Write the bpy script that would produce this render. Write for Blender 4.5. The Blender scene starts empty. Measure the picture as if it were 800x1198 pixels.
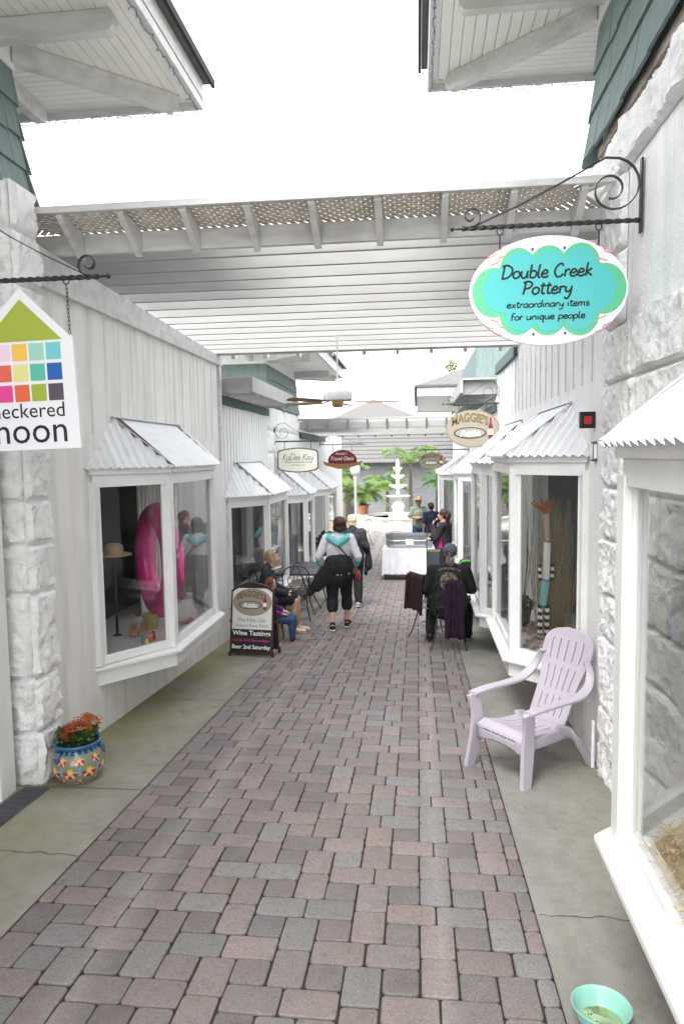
import bpy, bmesh, math, random
from mathutils import Vector, Matrix, noise, Euler
random.seed(7)
PI = math.pi
sc = bpy.context.scene
COL = sc.collection

# ------------------------------------------------------------------ camera
def make_camera():
    f, vx, vy, roll, hc = 805.0, 488.0, 531.0, 0.0145, 1.85
    dx, dy = vx - 400, vy - 599
    c, s = math.cos(roll), math.sin(roll)
    x1 = dx*c - dy*s
    y1 = dx*s + dy*c
    pitch = math.atan(-y1/f)
    yaw = math.atan2(x1, math.hypot(f, y1))
    d = Vector((-math.sin(yaw)*math.cos(pitch), math.cos(yaw)*math.cos(pitch), -math.sin(pitch)))
    r = Vector((math.cos(yaw), math.sin(yaw), 0))
    u = r.cross(d)
    R = c*r - s*u
    U = s*r + c*u
    cd = bpy.data.cameras.new('camera')
    cd.sensor_fit = 'HORIZONTAL'
    cd.sensor_width = 36
    cd.lens = 36*f/800
    cd.clip_start = 0.05
    cd.clip_end = 1000
    cd.dof.use_dof = False
    o = bpy.data.objects.new('camera', cd)
    COL.objects.link(o)
    m = Matrix((R, U, -d)).transposed().to_4x4()
    m.translation = (0, 0, hc)
    o.matrix_world = m
    sc.camera = o
make_camera()

# ------------------------------------------------------------------ world, sun, exposure
SUN_EL, SUN_ROT = math.radians(58), math.radians(200)
w = bpy.data.worlds.new('World')
sc.world = w
w.use_nodes = True
nt = w.node_tree
nt.nodes.clear()
sky = nt.nodes.new('ShaderNodeTexSky')
sky.sky_type = 'NISHITA'
sky.sun_disc = False
sky.sun_elevation = SUN_EL
sky.sun_rotation = SUN_ROT
sky.air_density = 1.0
sky.dust_density = 2.0
sky.ozone_density = 1.0
hs = nt.nodes.new('ShaderNodeHueSaturation')
hs.inputs['Saturation'].default_value = 0.10
bg = nt.nodes.new('ShaderNodeBackground')
bg.inputs['Strength'].default_value = 0.15
wo = nt.nodes.new('ShaderNodeOutputWorld')
nt.links.new(sky.outputs[0], hs.inputs['Color'])
nt.links.new(hs.outputs[0], bg.inputs['Color'])
nt.links.new(bg.outputs[0], wo.inputs['Surface'])
sd = bpy.data.lights.new('sun', 'SUN')
sd.energy = 0.6
sd.angle = math.radians(30)
sd.color = (1.0, 0.975, 0.94)
so = bpy.data.objects.new('sun', sd)
COL.objects.link(so)
so.rotation_euler = Euler((PI/2 - SUN_EL, 0, PI - SUN_ROT + 0.0), 'XYZ')
sc.view_settings.view_transform = 'Standard'
sc.view_settings.look = 'None'
sc.view_settings.gamma = 1
sc.view_settings.use_curve_mapping = False
sc.view_settings.exposure = 2.48
sc.cycles.max_bounces = 10
sc.cycles.diffuse_bounces = 5
sc.cycles.transparent_max_bounces = 24
sc.cycles.use_denoising = True

# ------------------------------------------------------------------ ground level
SL, YB = 0.0712, 16.5
def gz(y):
    return -SL*min(y, YB)

# ------------------------------------------------------------------ materials
def new_mat(name):
    m = bpy.data.materials.new(name)
    m.use_nodes = True
    n = m.node_tree.nodes
    n.clear()
    out = n.new('ShaderNodeOutputMaterial')
    b = n.new('ShaderNodeBsdfPrincipled')
    m.node_tree.links.new(b.outputs[0], out.inputs[0])
    return m, n, m.node_tree.links, b

def C4(c):
    return (c[0], c[1], c[2], 1)

def mat(name, c, rough=0.6, c2=None, nscale=6.0, stretch=(1, 1, 1), lo=0.4, hi=0.62,
        bump=0.0, bscale=60.0, bdist=0.003, metal=0.0, coat=0.0, spec=0.4, c3=None, n3=1.3, detail=6.0, lo3=0.5, hi3=0.75, sss=0.0, s3=None):
    m, n, L, b = new_mat(name)
    b.inputs['Roughness'].default_value = rough
    b.inputs['Metallic'].default_value = metal
    b.inputs['Coat Weight'].default_value = coat
    b.inputs['Specular IOR Level'].default_value = spec
    if sss:
        b.inputs['Subsurface Weight'].default_value = sss
        b.inputs['Subsurface Radius'].default_value = (0.02, 0.008, 0.004)
    tc = n.new('ShaderNodeTexCoord')
    mp = n.new('ShaderNodeMapping')
    mp.inputs['Scale'].default_value = stretch
    L.new(tc.outputs['Object'], mp.inputs['Vector'])
    col = None
    if c2 is not None:
        t = n.new('ShaderNodeTexNoise')
        t.inputs['Scale'].default_value = nscale
        t.inputs['Detail'].default_value = detail
        t.inputs['Roughness'].default_value = 0.62
        L.new(mp.outputs[0], t.inputs['Vector'])
        r = n.new('ShaderNodeValToRGB')
        r.color_ramp.elements[0].position = lo
        r.color_ramp.elements[0].color = C4(c)
        r.color_ramp.elements[1].position = hi
        r.color_ramp.elements[1].color = C4(c2)
        L.new(t.outputs['Fac'], r.inputs[0])
        col = r.outputs[0]
        if c3 is not None:
            t3 = n.new('ShaderNodeTexNoise')
            t3.inputs['Scale'].default_value = n3
            t3.inputs['Detail'].default_value = 5
            if s3:
                mp3 = n.new('ShaderNodeMapping')
                mp3.inputs['Scale'].default_value = s3
                L.new(tc.outputs['Object'], mp3.inputs['Vector'])
                L.new(mp3.outputs[0], t3.inputs['Vector'])
            else:
                L.new(tc.outputs['Object'], t3.inputs['Vector'])
            r3 = n.new('ShaderNodeMapRange')
            r3.inputs[1].default_value = lo3
            r3.inputs[2].default_value = hi3
            L.new(t3.outputs['Fac'], r3.inputs[0])
            mx = n.new('ShaderNodeMix')
            mx.data_type = 'RGBA'
            L.new(r3.outputs[0], mx.inputs[0])
            L.new(col, mx.inputs[6])
            mx.inputs[7].default_value = C4(c3)
            col = mx.outputs[2]
        L.new(col, b.inputs['Base Color'])
    else:
        b.inputs['Base Color'].default_value = C4(c)
    if bump:
        t2 = n.new('ShaderNodeTexNoise')
        t2.inputs['Scale'].default_value = bscale
        t2.inputs['Detail'].default_value = 8
        t2.inputs['Roughness'].default_value = 0.65
        L.new(mp.outputs[0], t2.inputs['Vector'])
        bp = n.new('ShaderNodeBump')
        bp.inputs['Strength'].default_value = bump
        bp.inputs['Distance'].default_value = bdist
        L.new(t2.outputs['Fac'], bp.inputs['Height'])
        L.new(bp.outputs[0], b.inputs['Normal'])
    return m

M = {}
M['paint'] = mat('white_paint', (.78, .78, .77), .45, (.70, .70, .69), 5, lo=.4, hi=.75, bump=.25, bscale=40, bdist=.001)
M['paint_old'] = mat('weathered_white_paint', (.66, .66, .65), .6, (.46, .455, .44), 4, (0.7, 3, 3), lo=.45, hi=.78, bump=.4, bscale=25, bdist=.002, c3=(.42, .41, .38), n3=1.7, lo3=.58, hi3=.85)
M['slat'] = mat('greyed_slat_paint', (.36, .36, .355), .7, (.30, .298, .29), 3, (.5, 3, 3), lo=.4, hi=.8, bump=.3, bscale=25, bdist=.002)
M['lattice'] = mat('tan_grey_lattice', (.72, .68, .61), .7, (.60, .56, .49), 6)
M['soffit'] = mat('cream_soffit_paint', (.86, .86, .83), .55, (.80, .795, .76), 3, lo=.45, hi=.8)
M['stucco'] = mat('white_stucco', (.81, .80, .78), .85, (.74, .73, .70), 2.2, lo=.4, hi=.8, bump=.7, bscale=38, bdist=.006, c3=(.58, .565, .53), n3=2.2, lo3=.46, hi3=.82, s3=(3, 3, .28))
M['stucco_r'] = mat('bright_white_stucco', (.85, .85, .85), .85, (.76, .76, .75), 3.2, lo=.4, hi=.8, c3=(.60, .59, .56), n3=2.5, lo3=.52, hi3=.88, s3=(2.5, 2.5, .3), bump=.9, bscale=45, bdist=.012)
M['rock'] = mat('white_painted_rock', (.86, .86, .85), .85, (.74, .73, .71), 14, lo=.5, hi=.75, bump=1.0, bscale=22, bdist=.022, c3=(.54, .52, .48), n3=7, lo3=.62, hi3=.82)
M['shingle'] = mat('green_shingle_stain', (.18, .235, .225), .8, (.13, .18, .172), 7, (4, 4, .7), lo=.35, hi=.7, bump=.5, bscale=30, bdist=.004)
M['green_trim'] = mat('dark_green_trim', (.035, .075, .065), .6)
M['roof_shingle'] = mat('grey_roof_shingle', (.14, .138, .136), .9, (.10, .098, .096), 14, lo=.35, hi=.7, bump=.6, bscale=50, bdist=.006)
M['tin'] = mat('white_corrugated_metal', (.72, .73, .74), .38, (.62, .63, .64), 5, (1, 1, 4), lo=.45, hi=.8, metal=.15, spec=.5, bump=.15, bscale=12, bdist=.002)
M['iron'] = mat('black_wrought_iron', (.018, .018, .02), .42, (.03, .03, .034), 40, spec=.5, bump=.3, bscale=90, bdist=.001)
M['black'] = mat('matte_black', (.015, .015, .016), .7)
M['glasscat'] = mat('grey_plastic', (.3, .3, .3), .5)
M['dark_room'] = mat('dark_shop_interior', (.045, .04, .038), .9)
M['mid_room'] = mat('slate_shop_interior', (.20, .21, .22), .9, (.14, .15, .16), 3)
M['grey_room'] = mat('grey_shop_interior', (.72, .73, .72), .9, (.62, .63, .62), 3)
M['lilac'] = mat('lilac_moulded_plastic', (.43, .395, .45), .42, (.405, .375, .425), 3, lo=.4, hi=.8, spec=.45, bump=.12, bscale=120, bdist=.0008, c3=(.37, .34, .37), n3=6, lo3=.62, hi3=.9)
M['wood_blade'] = mat('brown_wood_blade', (.30, .17, .09), .5, (.20, .105, .05), 9, (1, 12, 12), lo=.35, hi=.7)
M['wood_lit'] = mat('lit_wood_blade', (.55, .42, .24), .5, (.44, .32, .18), 9, (1, 12, 12), lo=.35, hi=.7)  # lit copy of the blade wood, the light painted into its colour
M['white_cloth'] = mat('white_table_cloth', (.78, .79, .82), .85, (.70, .71, .74), 5, bump=.4, bscale=9, bdist=.02)
M['galv'] = mat('galvanised_steel', (.42, .45, .46), .38, (.33, .36, .37), 10, metal=.75)
M['plaster'] = mat('white_fountain_stone', (.80, .79, .74), .75, (.70, .68, .60), 5, bump=.4, bscale=30, bdist=.006)
M['fountain_stain'] = mat('tan_stained_stone', (.74, .60, .36), .8, (.78, .74, .62), 3, lo=.35, hi=.6)
M['terracotta'] = mat('terracotta', (.46, .17, .09), .8, (.38, .13, .07), 8)
M['leaf'] = mat('green_leaf', (.06, .13, .028), .5, (.035, .085, .02), 6)
M['leaf_light'] = mat('light_palm_leaf', (.14, .22, .05), .5, (.085, .16, .035), 4)
M['leaf_dark'] = mat('dark_leaf', (.02, .05, .016), .6, (.035, .07, .02), 8)
M['trunk'] = mat('palm_trunk', (.16, .13, .09), .9, (.10, .08, .06), 20, bump=.8, bscale=30, bdist=.01)
M['dry_stalk'] = mat('dry_brown_stalk', (.26, .19, .11), .85, (.36, .28, .17), 30, lo=.35, hi=.65)
M['straw'] = mat('golden_straw', (.50, .36, .16), .8, (.62, .48, .25), 30, lo=.35, hi=.65)
M['far_wall'] = mat('pale_grey_siding', (.22, .228, .235), .8, (.18, .187, .195), 3)
M['brass'] = mat('aged_brass', (.42, .28, .10), .35, metal=.9)
M['hairdark'] = mat('dark_brown_hair', (.032, .014, .011), .5, (.06, .025, .018), 30, (5, 5, .7), bump=.8, bscale=40, bdist=.006)
M['hairblond'] = mat('blond_hair', (.66, .50, .30), .55, (.78, .66, .45), 30, (5, 5, .7), bump=.8, bscale=40, bdist=.006)
M['hairlight'] = mat('light_brown_hair', (.26, .17, .09), .5, (.42, .31, .19), 30, (5, 5, .7), bump=.8, bscale=40, bdist=.006)
M['hairbrown'] = mat('chestnut_hair', (.09, .032, .016), .5, (.15, .055, .03), 30, (5, 5, .7), bump=.8, bscale=40, bdist=.006)
M['skin'] = mat('skin', (.60, .37, .27), .5, (.54, .31, .23), 8, spec=.3, sss=.08)
M['skin_tan'] = mat('tanned_skin', (.42, .23, .15), .5, (.36, .19, .12), 8, spec=.3, sss=.08)

def glass_mat(name, tint=(1, 1, 1), refl=1.0, haze=0.0):
    m, n, L, b = new_mat(name)
    n.remove(b)
    out = n[0] if n[0].type == 'OUTPUT_MATERIAL' else [x for x in n if x.type == 'OUTPUT_MATERIAL'][0]
    tr = n.new('ShaderNodeBsdfTransparent')
    tr.inputs[0].default_value = C4(tint)
    gl = n.new('ShaderNodeBsdfGlossy')
    gl.inputs['Roughness'].default_value = 0.01
    fr = n.new('ShaderNodeFresnel')
    fr.inputs['IOR'].default_value = 1.5
    mu = n.new('ShaderNodeMath')
    mu.operation = 'MULTIPLY'
    mu.inputs[1].default_value = refl
    mu.use_clamp = True
    mx = n.new('ShaderNodeMixShader')
    L.new(fr.outputs[0], mu.inputs[0])
    L.new(mu.outputs[0], mx.inputs[0])
    L.new(tr.outputs[0], mx.inputs[1])
    L.new(gl.outputs[0], mx.inputs[2])
    L.new(mx.outputs[0], out.inputs[0])
    return m
M['glass_clear'] = glass_mat('clear_window_glass', (.98, .99, .985), .35)
M['glass'] = glass_mat('window_glass', (.98, .99, .985), .55)

# ------------------------------------------------------------------ mesh builder
class MB:
    def __init__(s):
        s.v, s.f, s.mi, s.fc = [], [], [], {}
    def add(s, vs, fs, m=0):
        k = len(s.v)
        s.v += [tuple(p) for p in vs]
        for f in fs:
            s.f.append(tuple(i + k for i in f))
            s.mi.append(m)
        return s
    def box(s, x0, x1, y0, y1, z0, z1, m=0, R=None, at=None):
        if x0 > x1: x0, x1 = x1, x0
        if y0 > y1: y0, y1 = y1, y0
        if z0 > z1: z0, z1 = z1, z0
        vs = [Vector(p) for p in ((x0,y0,z0),(x1,y0,z0),(x1,y1,z0),(x0,y1,z0),(x0,y0,z1),(x1,y0,z1),(x1,y1,z1),(x0,y1,z1))]
        if R is not None: vs = [R @ p for p in vs]
        if at is not None: vs = [p + Vector(at) for p in vs]
        return s.add(vs, [(0,3,2,1),(4,5,6,7),(0,1,5,4),(1,2,6,5),(2,3,7,6),(3,0,4,7)], m)
    def bar(s, p0, p1, wd, th, up=(0, 0, 1), m=0):
        p0, p1 = Vector(p0), Vector(p1)
        d = (p1 - p0)
        ln = d.length
        d.normalize()
        x = d.cross(Vector(up))
        if x.length < 1e-4: x = Vector((1, 0, 0))
        x.normalize()
        z = x.cross(d)
        vs = []
        for t in (0, ln):
            for a, b in ((-1, -1), (1, -1), (1, 1), (-1, 1)):
                vs.append(p0 + d*t + x*a*wd/2 + z*b*th/2)
        return s.add(vs, [(0,1,2,3),(7,6,5,4),(0,4,5,1),(1,5,6,2),(2,6,7,3),(3,7,4,0)], m)
    def prism(s, poly, a, b, axis='y', m=0):
        n = len(poly)
        def P(q, t):
            if axis == 'y': return (q[0], t, q[1])
            if axis == 'x': return (t, q[0], q[1])
            return (q[0], q[1], t)
        vs = [P(q, a) for q in poly] + [P(q, b) for q in poly]
        fs = [tuple(range(n)), tuple(range(2*n - 1, n - 1, -1))]
        fs += [(i, i + n, (i + 1) % n + n, (i + 1) % n) for i in range(n)]
        return s.add(vs, fs, m)
    def tube(s, pts, r, n=8, closed=False, m=0, flat=None, cap=True):
        pts = [Vector(p) for p in pts]
        N = len(pts)
        rs = r if isinstance(r, (list, tuple)) else [r]*N
        rings = []
        ref = None
        for i, p in enumerate(pts):
            if closed: t = pts[(i + 1) % N] - pts[i - 1]
            else: t = pts[min(i + 1, N - 1)] - pts[max(i - 1, 0)]
            if t.length < 1e-9: t = Vector((0, 0, 1))
            t.normalize()
            if flat is not None:
                z = Vector(flat)
                x = t.cross(z)
                if x.length < 1e-5: x = t.orthogonal()
                x.normalize()
                sc_ = 0.25
            else:
                if ref is None: ref = t.orthogonal().normalized()
                x = ref - t*ref.dot(t)
                if x.length < 1e-5: x = t.orthogonal()
                x.normalize()
                ref = x
                z = t.cross(x)
                sc_ = 1
            rings.append([p + x*math.cos(2*PI*k/n)*rs[i] + z*math.sin(2*PI*k/n)*rs[i]*sc_ for k in range(n)])
        vs = [q for g in rings for q in g]
        fs = []
        for i in range(N if closed else N - 1):
            j = (i + 1) % N
            for k in range(n):
                l = (k + 1) % n
                fs.append((i*n + k, i*n + l, j*n + l, j*n + k))
        if not closed and cap:
            fs.append(tuple(range(n - 1, -1, -1)))
            fs.append(tuple((N - 1)*n + k for k in range(n)))
        return s.add(vs, fs, m)
    def lathe(s, prof, n=24, at=(0, 0, 0), m=0, sx=1, sy=1):
        vs = []
        for (r, z) in prof:
            for k in range(n):
                a = 2*PI*k/n
                vs.append((at[0] + math.cos(a)*r*sx, at[1] + math.sin(a)*r*sy, at[2] + z))
        fs = []
        for i in range(len(prof) - 1):
            for k in range(n):
                l = (k + 1) % n
                fs.append((i*n + k, i*n + l, (i + 1)*n + l, (i + 1)*n + k))
        if prof[0][0] > 1e-6: fs.append(tuple(range(n - 1, -1, -1)))
        if prof[-1][0] > 1e-6: fs.append(tuple((len(prof) - 1)*n + k for k in range(n)))
        return s.add(vs, fs, m)
    def ball(s, c, r, n=12, m=0, sz=(1, 1, 1)):
        pr = [(max(1e-4, math.sin(PI*i/n))*r, -math.cos(PI*i/n)*r*sz[2]) for i in range(n + 1)]
        pr[0] = (1e-5, pr[0][1]); pr[-1] = (1e-5, pr[-1][1])
        return s.lathe(pr, n + 4, c, m, sz[0], sz[1])
    def capsule(s, p0, p1, r0, r1, side=None, sx=1.0, sy=1.0, n=14):
        """tapered capsule with an elliptical section: sx along side, sy across it"""
        p0, p1 = Vector(p0), Vector(p1)
        d = p1 - p0
        ln = max(d.length, 1e-5)
        d = d.normalized() if d.length > 1e-6 else Vector((0, 0, 1))
        sv = Vector(side) if side is not None else d.orthogonal()
        x = sv - d*sv.dot(d)
        if x.length < 1e-4: x = d.orthogonal()
        x.normalize()
        y = d.cross(x)
        H = 5
        prof = [(max(1e-4, math.cos(PI/2*(1 - i/H)))*r0, -math.sin(PI/2*(1 - i/H))*r0) for i in range(H)]
        prof += [(r0 + (r1 - r0)*t, ln*t) for t in (0, .25, .5, .75, 1)]
        prof += [(max(1e-4, math.cos(PI/2*i/H))*r1, ln + math.sin(PI/2*i/H)*r1) for i in range(1, H + 1)]
        vs = []
        for (r, t) in prof:
            for k in range(n):
                a = 2*PI*k/n
                vs.append(p0 + d*t + x*math.cos(a)*r*sx + y*math.sin(a)*r*sy)
        fs = []
        for i in range(len(prof) - 1):
            for k in range(n):
                l = (k + 1) % n
                fs.append((i*n + k, i*n + l, (i + 1)*n + l, (i + 1)*n + k))
        fs.append(tuple(range(n - 1, -1, -1)))
        fs.append(tuple((len(prof) - 1)*n + k for k in range(n)))
        return s.add(vs, fs, 0)
    def mesh(s, name, mats, smooth=False, local=(0, 0, 0)):
        me = bpy.data.meshes.new(name)
        lx, ly, lz = local
        me.from_pydata([(x - lx, y - ly, z - lz) for x, y, z in s.v], [], s.f)
        if not isinstance(mats, (list, tuple)): mats = [mats]
        for q in mats: me.materials.append(q)
        if len(mats) > 1: me.polygons.foreach_set('material_index', s.mi)
        if smooth: me.polygons.foreach_set('use_smooth', [True]*len(me.polygons))
        me.update()
        return me
    def build(s, name, mats, parent=None, smooth=False, world=False, bevel=0, auto=None, at=None):
        """one mesh object; world=True: vertices are in world space, else in the parent's space"""
        loc = (0, 0, 0)
        if world and parent is not None: loc = wloc(parent)
        if at is not None: loc = at
        me = s.mesh(name, mats, smooth, loc)
        if smooth and auto:
            me.set_sharp_from_angle(angle=math.radians(auto))
        o = bpy.data.objects.new(name, me)
        COL.objects.link(o)
        if parent is not None: o.parent = parent
        if at is not None: o.location = at
        if bevel:
            b = o.modifiers.new('bevel', 'BEVEL')
            b.width = bevel
            b.segments = 2
            b.limit_method = 'ANGLE'
            b.angle_limit = math.radians(40)
        return o

def wloc(o):
    p = Vector(o.location)
    while o.parent is not None:
        o = o.parent
        p = p + Vector(o.location)
    return tuple(p)

def fixn(o):
    bm = bmesh.new(); bm.from_mesh(o.data)
    bmesh.ops.recalc_face_normals(bm, faces=bm.faces)
    bm.to_mesh(o.data); bm.free()
    return o

def tag(o, label=None, cat=None, group=None, kind=None):
    if label: o['label'] = label
    if cat: o['category'] = cat
    if group: o['group'] = group
    if kind: o['kind'] = kind
    return o

def thing(name, label, cat, loc=(0, 0, 0), rz=0, group=None):
    o = bpy.data.objects.new(name, None)
    o.empty_display_size = 0.1
    COL.objects.link(o)
    o.location = loc
    o.rotation_euler = (0, 0, rz)
    return tag(o, label, cat, group)

def copy_tree(o, parent=None):
    c = o.copy()
    COL.objects.link(c)
    if parent is not None: c.parent = parent
    for ch in [x for x in bpy.data.objects if x.parent == o]:
        copy_tree(ch, c)
    return c

def catmull(pts, k=6, closed=False):
    pts = [Vector(p) for p in pts]
    out = []
    N = len(pts)
    for i in range(N if closed else N - 1):
        p0 = pts[i - 1] if (i > 0 or closed) else pts[0]
        p1 = pts[i]
        p2 = pts[(i + 1) % N]
        p3 = pts[(i + 2) % N] if (closed or i + 2 < N) else p2
        for j in range(k):
            t = j/k
            out.append(.5*((2*p1) + (p2 - p0)*t + (2*p0 - 5*p1 + 4*p2 - p3)*t*t + (3*p1 - p0 - 3*p2 + p3)*t**3))
    if not closed: out.append(pts[-1])
    return out

def add_col(o, cols):
    """per-face colours (the objects' own colours) as an attribute"""
    at = o.data.attributes.new('tone', 'FLOAT_COLOR', 'FACE')
    flat = []
    for c in cols: flat += [c[0], c[1], c[2], 1]
    at.data.foreach_set('color', flat)

# ------------------------------------------------------------------ ground
def strip_mesh(x0, x1, y0, y1, dz, step=0.5, zf=None):
    mb = MB()
    ys = []
    y = y0
    while y < y1 - 1e-6:
        ys.append(y)
        y += step
    ys += [y1]
    if y0 < YB < y1: ys = sorted(set(ys + [YB]))
    for a, b in zip(ys[:-1], ys[1:]):
        mb.add([(x0, a, gz(a) + dz), (x1, a, gz(a) + dz), (x1, b, gz(b) + dz), (x0, b, gz(b) + dz)], [(0, 1, 2, 3)])
    return mb

g = MB()
ysg = [-150, -20, YB, 400]
for a, b in zip(ysg[:-1], ysg[1:]):
    za, zb = gz(max(a, -20)) - .10, gz(max(b, -20)) - .10
    g.add([(-300, a, za), (300, a, za), (300, b, zb), (-300, b, zb)], [(0, 1, 2, 3)])
M['soil'] = mat('grey_ground', (.28, .27, .25), .95, (.22, .21, .19), 2)
tag(g.build('ground', M['soil']), kind='structure')

XL, XR = -1.775, .515
# concrete side walks
def concrete_mat(name, moss, c1=(.29, .275, .225), c2=(.20, .195, .16)):
    m, n, L, b = new_mat(name)
    b.inputs['Roughness'].default_value = .8
    tc = n.new('ShaderNodeTexCoord')
    def noisen(sc_, det=6, rough=.6):
        t = n.new('ShaderNodeTexNoise')
        t.inputs['Scale'].default_value = sc_
        t.inputs['Detail'].default_value = det
        t.inputs['Roughness'].default_value = rough
        L.new(tc.outputs['Object'], t.inputs['Vector'])
        return t.outputs['Fac']
    def ramp(f, a, c1, b_, c2):
        r = n.new('ShaderNodeValToRGB')
        r.color_ramp.elements[0].position = a
        r.color_ramp.elements[0].color = C4(c1)
        r.color_ramp.elements[1].position = b_
        r.color_ramp.elements[1].color = C4(c2)
        L.new(f, r.inputs[0])
        return r.outputs[0]
    def mix(f, a, b_):
        x = n.new('ShaderNodeMix')
        x.data_type = 'RGBA'
        L.new(f, x.inputs[0])
        if isinstance(a, tuple): x.inputs[6].default_value = C4(a)
        else: L.new(a, x.inputs[6])
        if isinstance(b_, tuple): x.inputs[7].default_value = C4(b_)
        else: L.new(b_, x.inputs[7])
        return x.outputs[2]
    base = ramp(noisen(2.2), .3, c1, .72, c2)
    fine = ramp(noisen(9, 10, .75), .45, (0, 0, 0), .72, (.85, .85, .85))
    c = mix(fine, base, (.16, .152, .13))
    spots = ramp(noisen(5, 3, .4), .70, (0, 0, 0), .76, (.7, .7, .7))
    c = mix(spots, c, (.11, .10, .085))
    pale = ramp(noisen(.9), .52, (0, 0, 0), .7, (.5, .5, .5))
    c = mix(pale, c, (.36, .35, .31))
    # damp green growth in patches near the walls
    sp = n.new('ShaderNodeSeparateXYZ')
    L.new(tc.outputs['Object'], sp.inputs[0])
    mr = n.new('ShaderNodeMapRange')
    L.new(sp.outputs[0], mr.inputs[0])
    mr.inputs[1].default_value = moss[0]
    mr.inputs[2].default_value = moss[1]
    gr = ramp(noisen(1.5, 9, .7), .40, (0, 0, 0), .58, (1, 1, 1))
    mu = n.new('ShaderNodeMath')
    mu.operation = 'MULTIPLY'
    L.new(gr, mu.inputs[0])
    L.new(mr.outputs[0], mu.inputs[1])
    mu2 = n.new('ShaderNodeMath')
    mu2.operation = 'MULTIPLY'
    L.new(mu.outputs[0], mu2.inputs[0])
    mu2.inputs[1].default_value = moss[2]
    c = mix(mu2.outputs[0], c, (.215, .205, .085))
    L.new(c, b.inputs['Base Color'])
    bp = n.new('ShaderNodeBump')
    bp.inputs['Strength'].default_value = .35
    bp.inputs['Distance'].default_value = .003
    L.new(noisen(60, 8, .7), bp.inputs['Height'])
    L.new(bp.outputs[0], b.inputs['Normal'])
    return m
M['concL'] = concrete_mat('left_walk_concrete', (-1.95, -2.5, .95), (.30, .285, .235), (.215, .208, .172))
M['concR'] = concrete_mat('right_walk_concrete', (.75, 1.35, .35), (.265, .255, .235), (.20, .195, .175))

def walk(x0, x1, joints, name, m):
    """slabs with tooled joints and slightly uneven wandering cracks"""
    mb = MB()
    ys = [-4] + joints + [34]
    for a, b in zip(ys[:-1], ys[1:]):
        q = strip_mesh(x0, x1, a + .004, b - .004, 0, .25)
        for f in q.f:
            mb.add([q.v[i] for i in f], [(0, 1, 2, 3)])
    # slab sides
    mb2 = strip_mesh(x0, x1, -4, 34, -.012)
    mb.add(mb2.v, mb2.f, 1)
    return tag(mb.build(name, [m, M['soil']]), kind='structure')
walk(-3.4, XL - .004, [1.2, 4.12, 7.2, 10.2, 13.2, 16.2, 20, 24, 28], 'sidewalk_left', M['concL'])
walk(XR + .004, 2.6, [1.6, 4.9, 6.3, 8.6, 11, 13.4, 16.2, 20, 24, 28], 'sidewalk_right', M['concR'])
M['crack'] = mat('crack_dirt', (.07, .065, .055), .95)
def crack(x0, x1, y0, amp, seed):
    r = random.Random(seed)
    mb = MB()
    n = 26
    pts = []
    y = y0
    for i in range(n + 1):
        x = x0 + (x1 - x0)*i/n
        y += r.uniform(-amp, amp)
        pts.append((x, y))
    wd = [.0012 + r.random()*.0022 for _ in pts]
    for i in range(n):
        (xa, ya), (xb, yb) = pts[i], pts[i + 1]
        mb.add([(xa, ya - wd[i], gz(ya) + .002), (xb, yb - wd[i+1], gz(yb) + .002), (xb, yb + wd[i+1], gz(yb) + .002), (xa, ya + wd[i], gz(ya) + .002)], [(0, 1, 2, 3)])
    return mb
cm = MB()
for a in ((-2.5, XL - .01, 3.30, .012, 1), (.53, .95, 2.98, .008, 2), (.53, 1.2, 5.6, .01, 3), (-2.5, -1.8, 6.1, .012, 5)):
    q = crack(*a)
    cm.add(q.v, q.f)
tag(cm.build('sidewalk_cracks', M['crack']), kind='structure')

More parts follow.
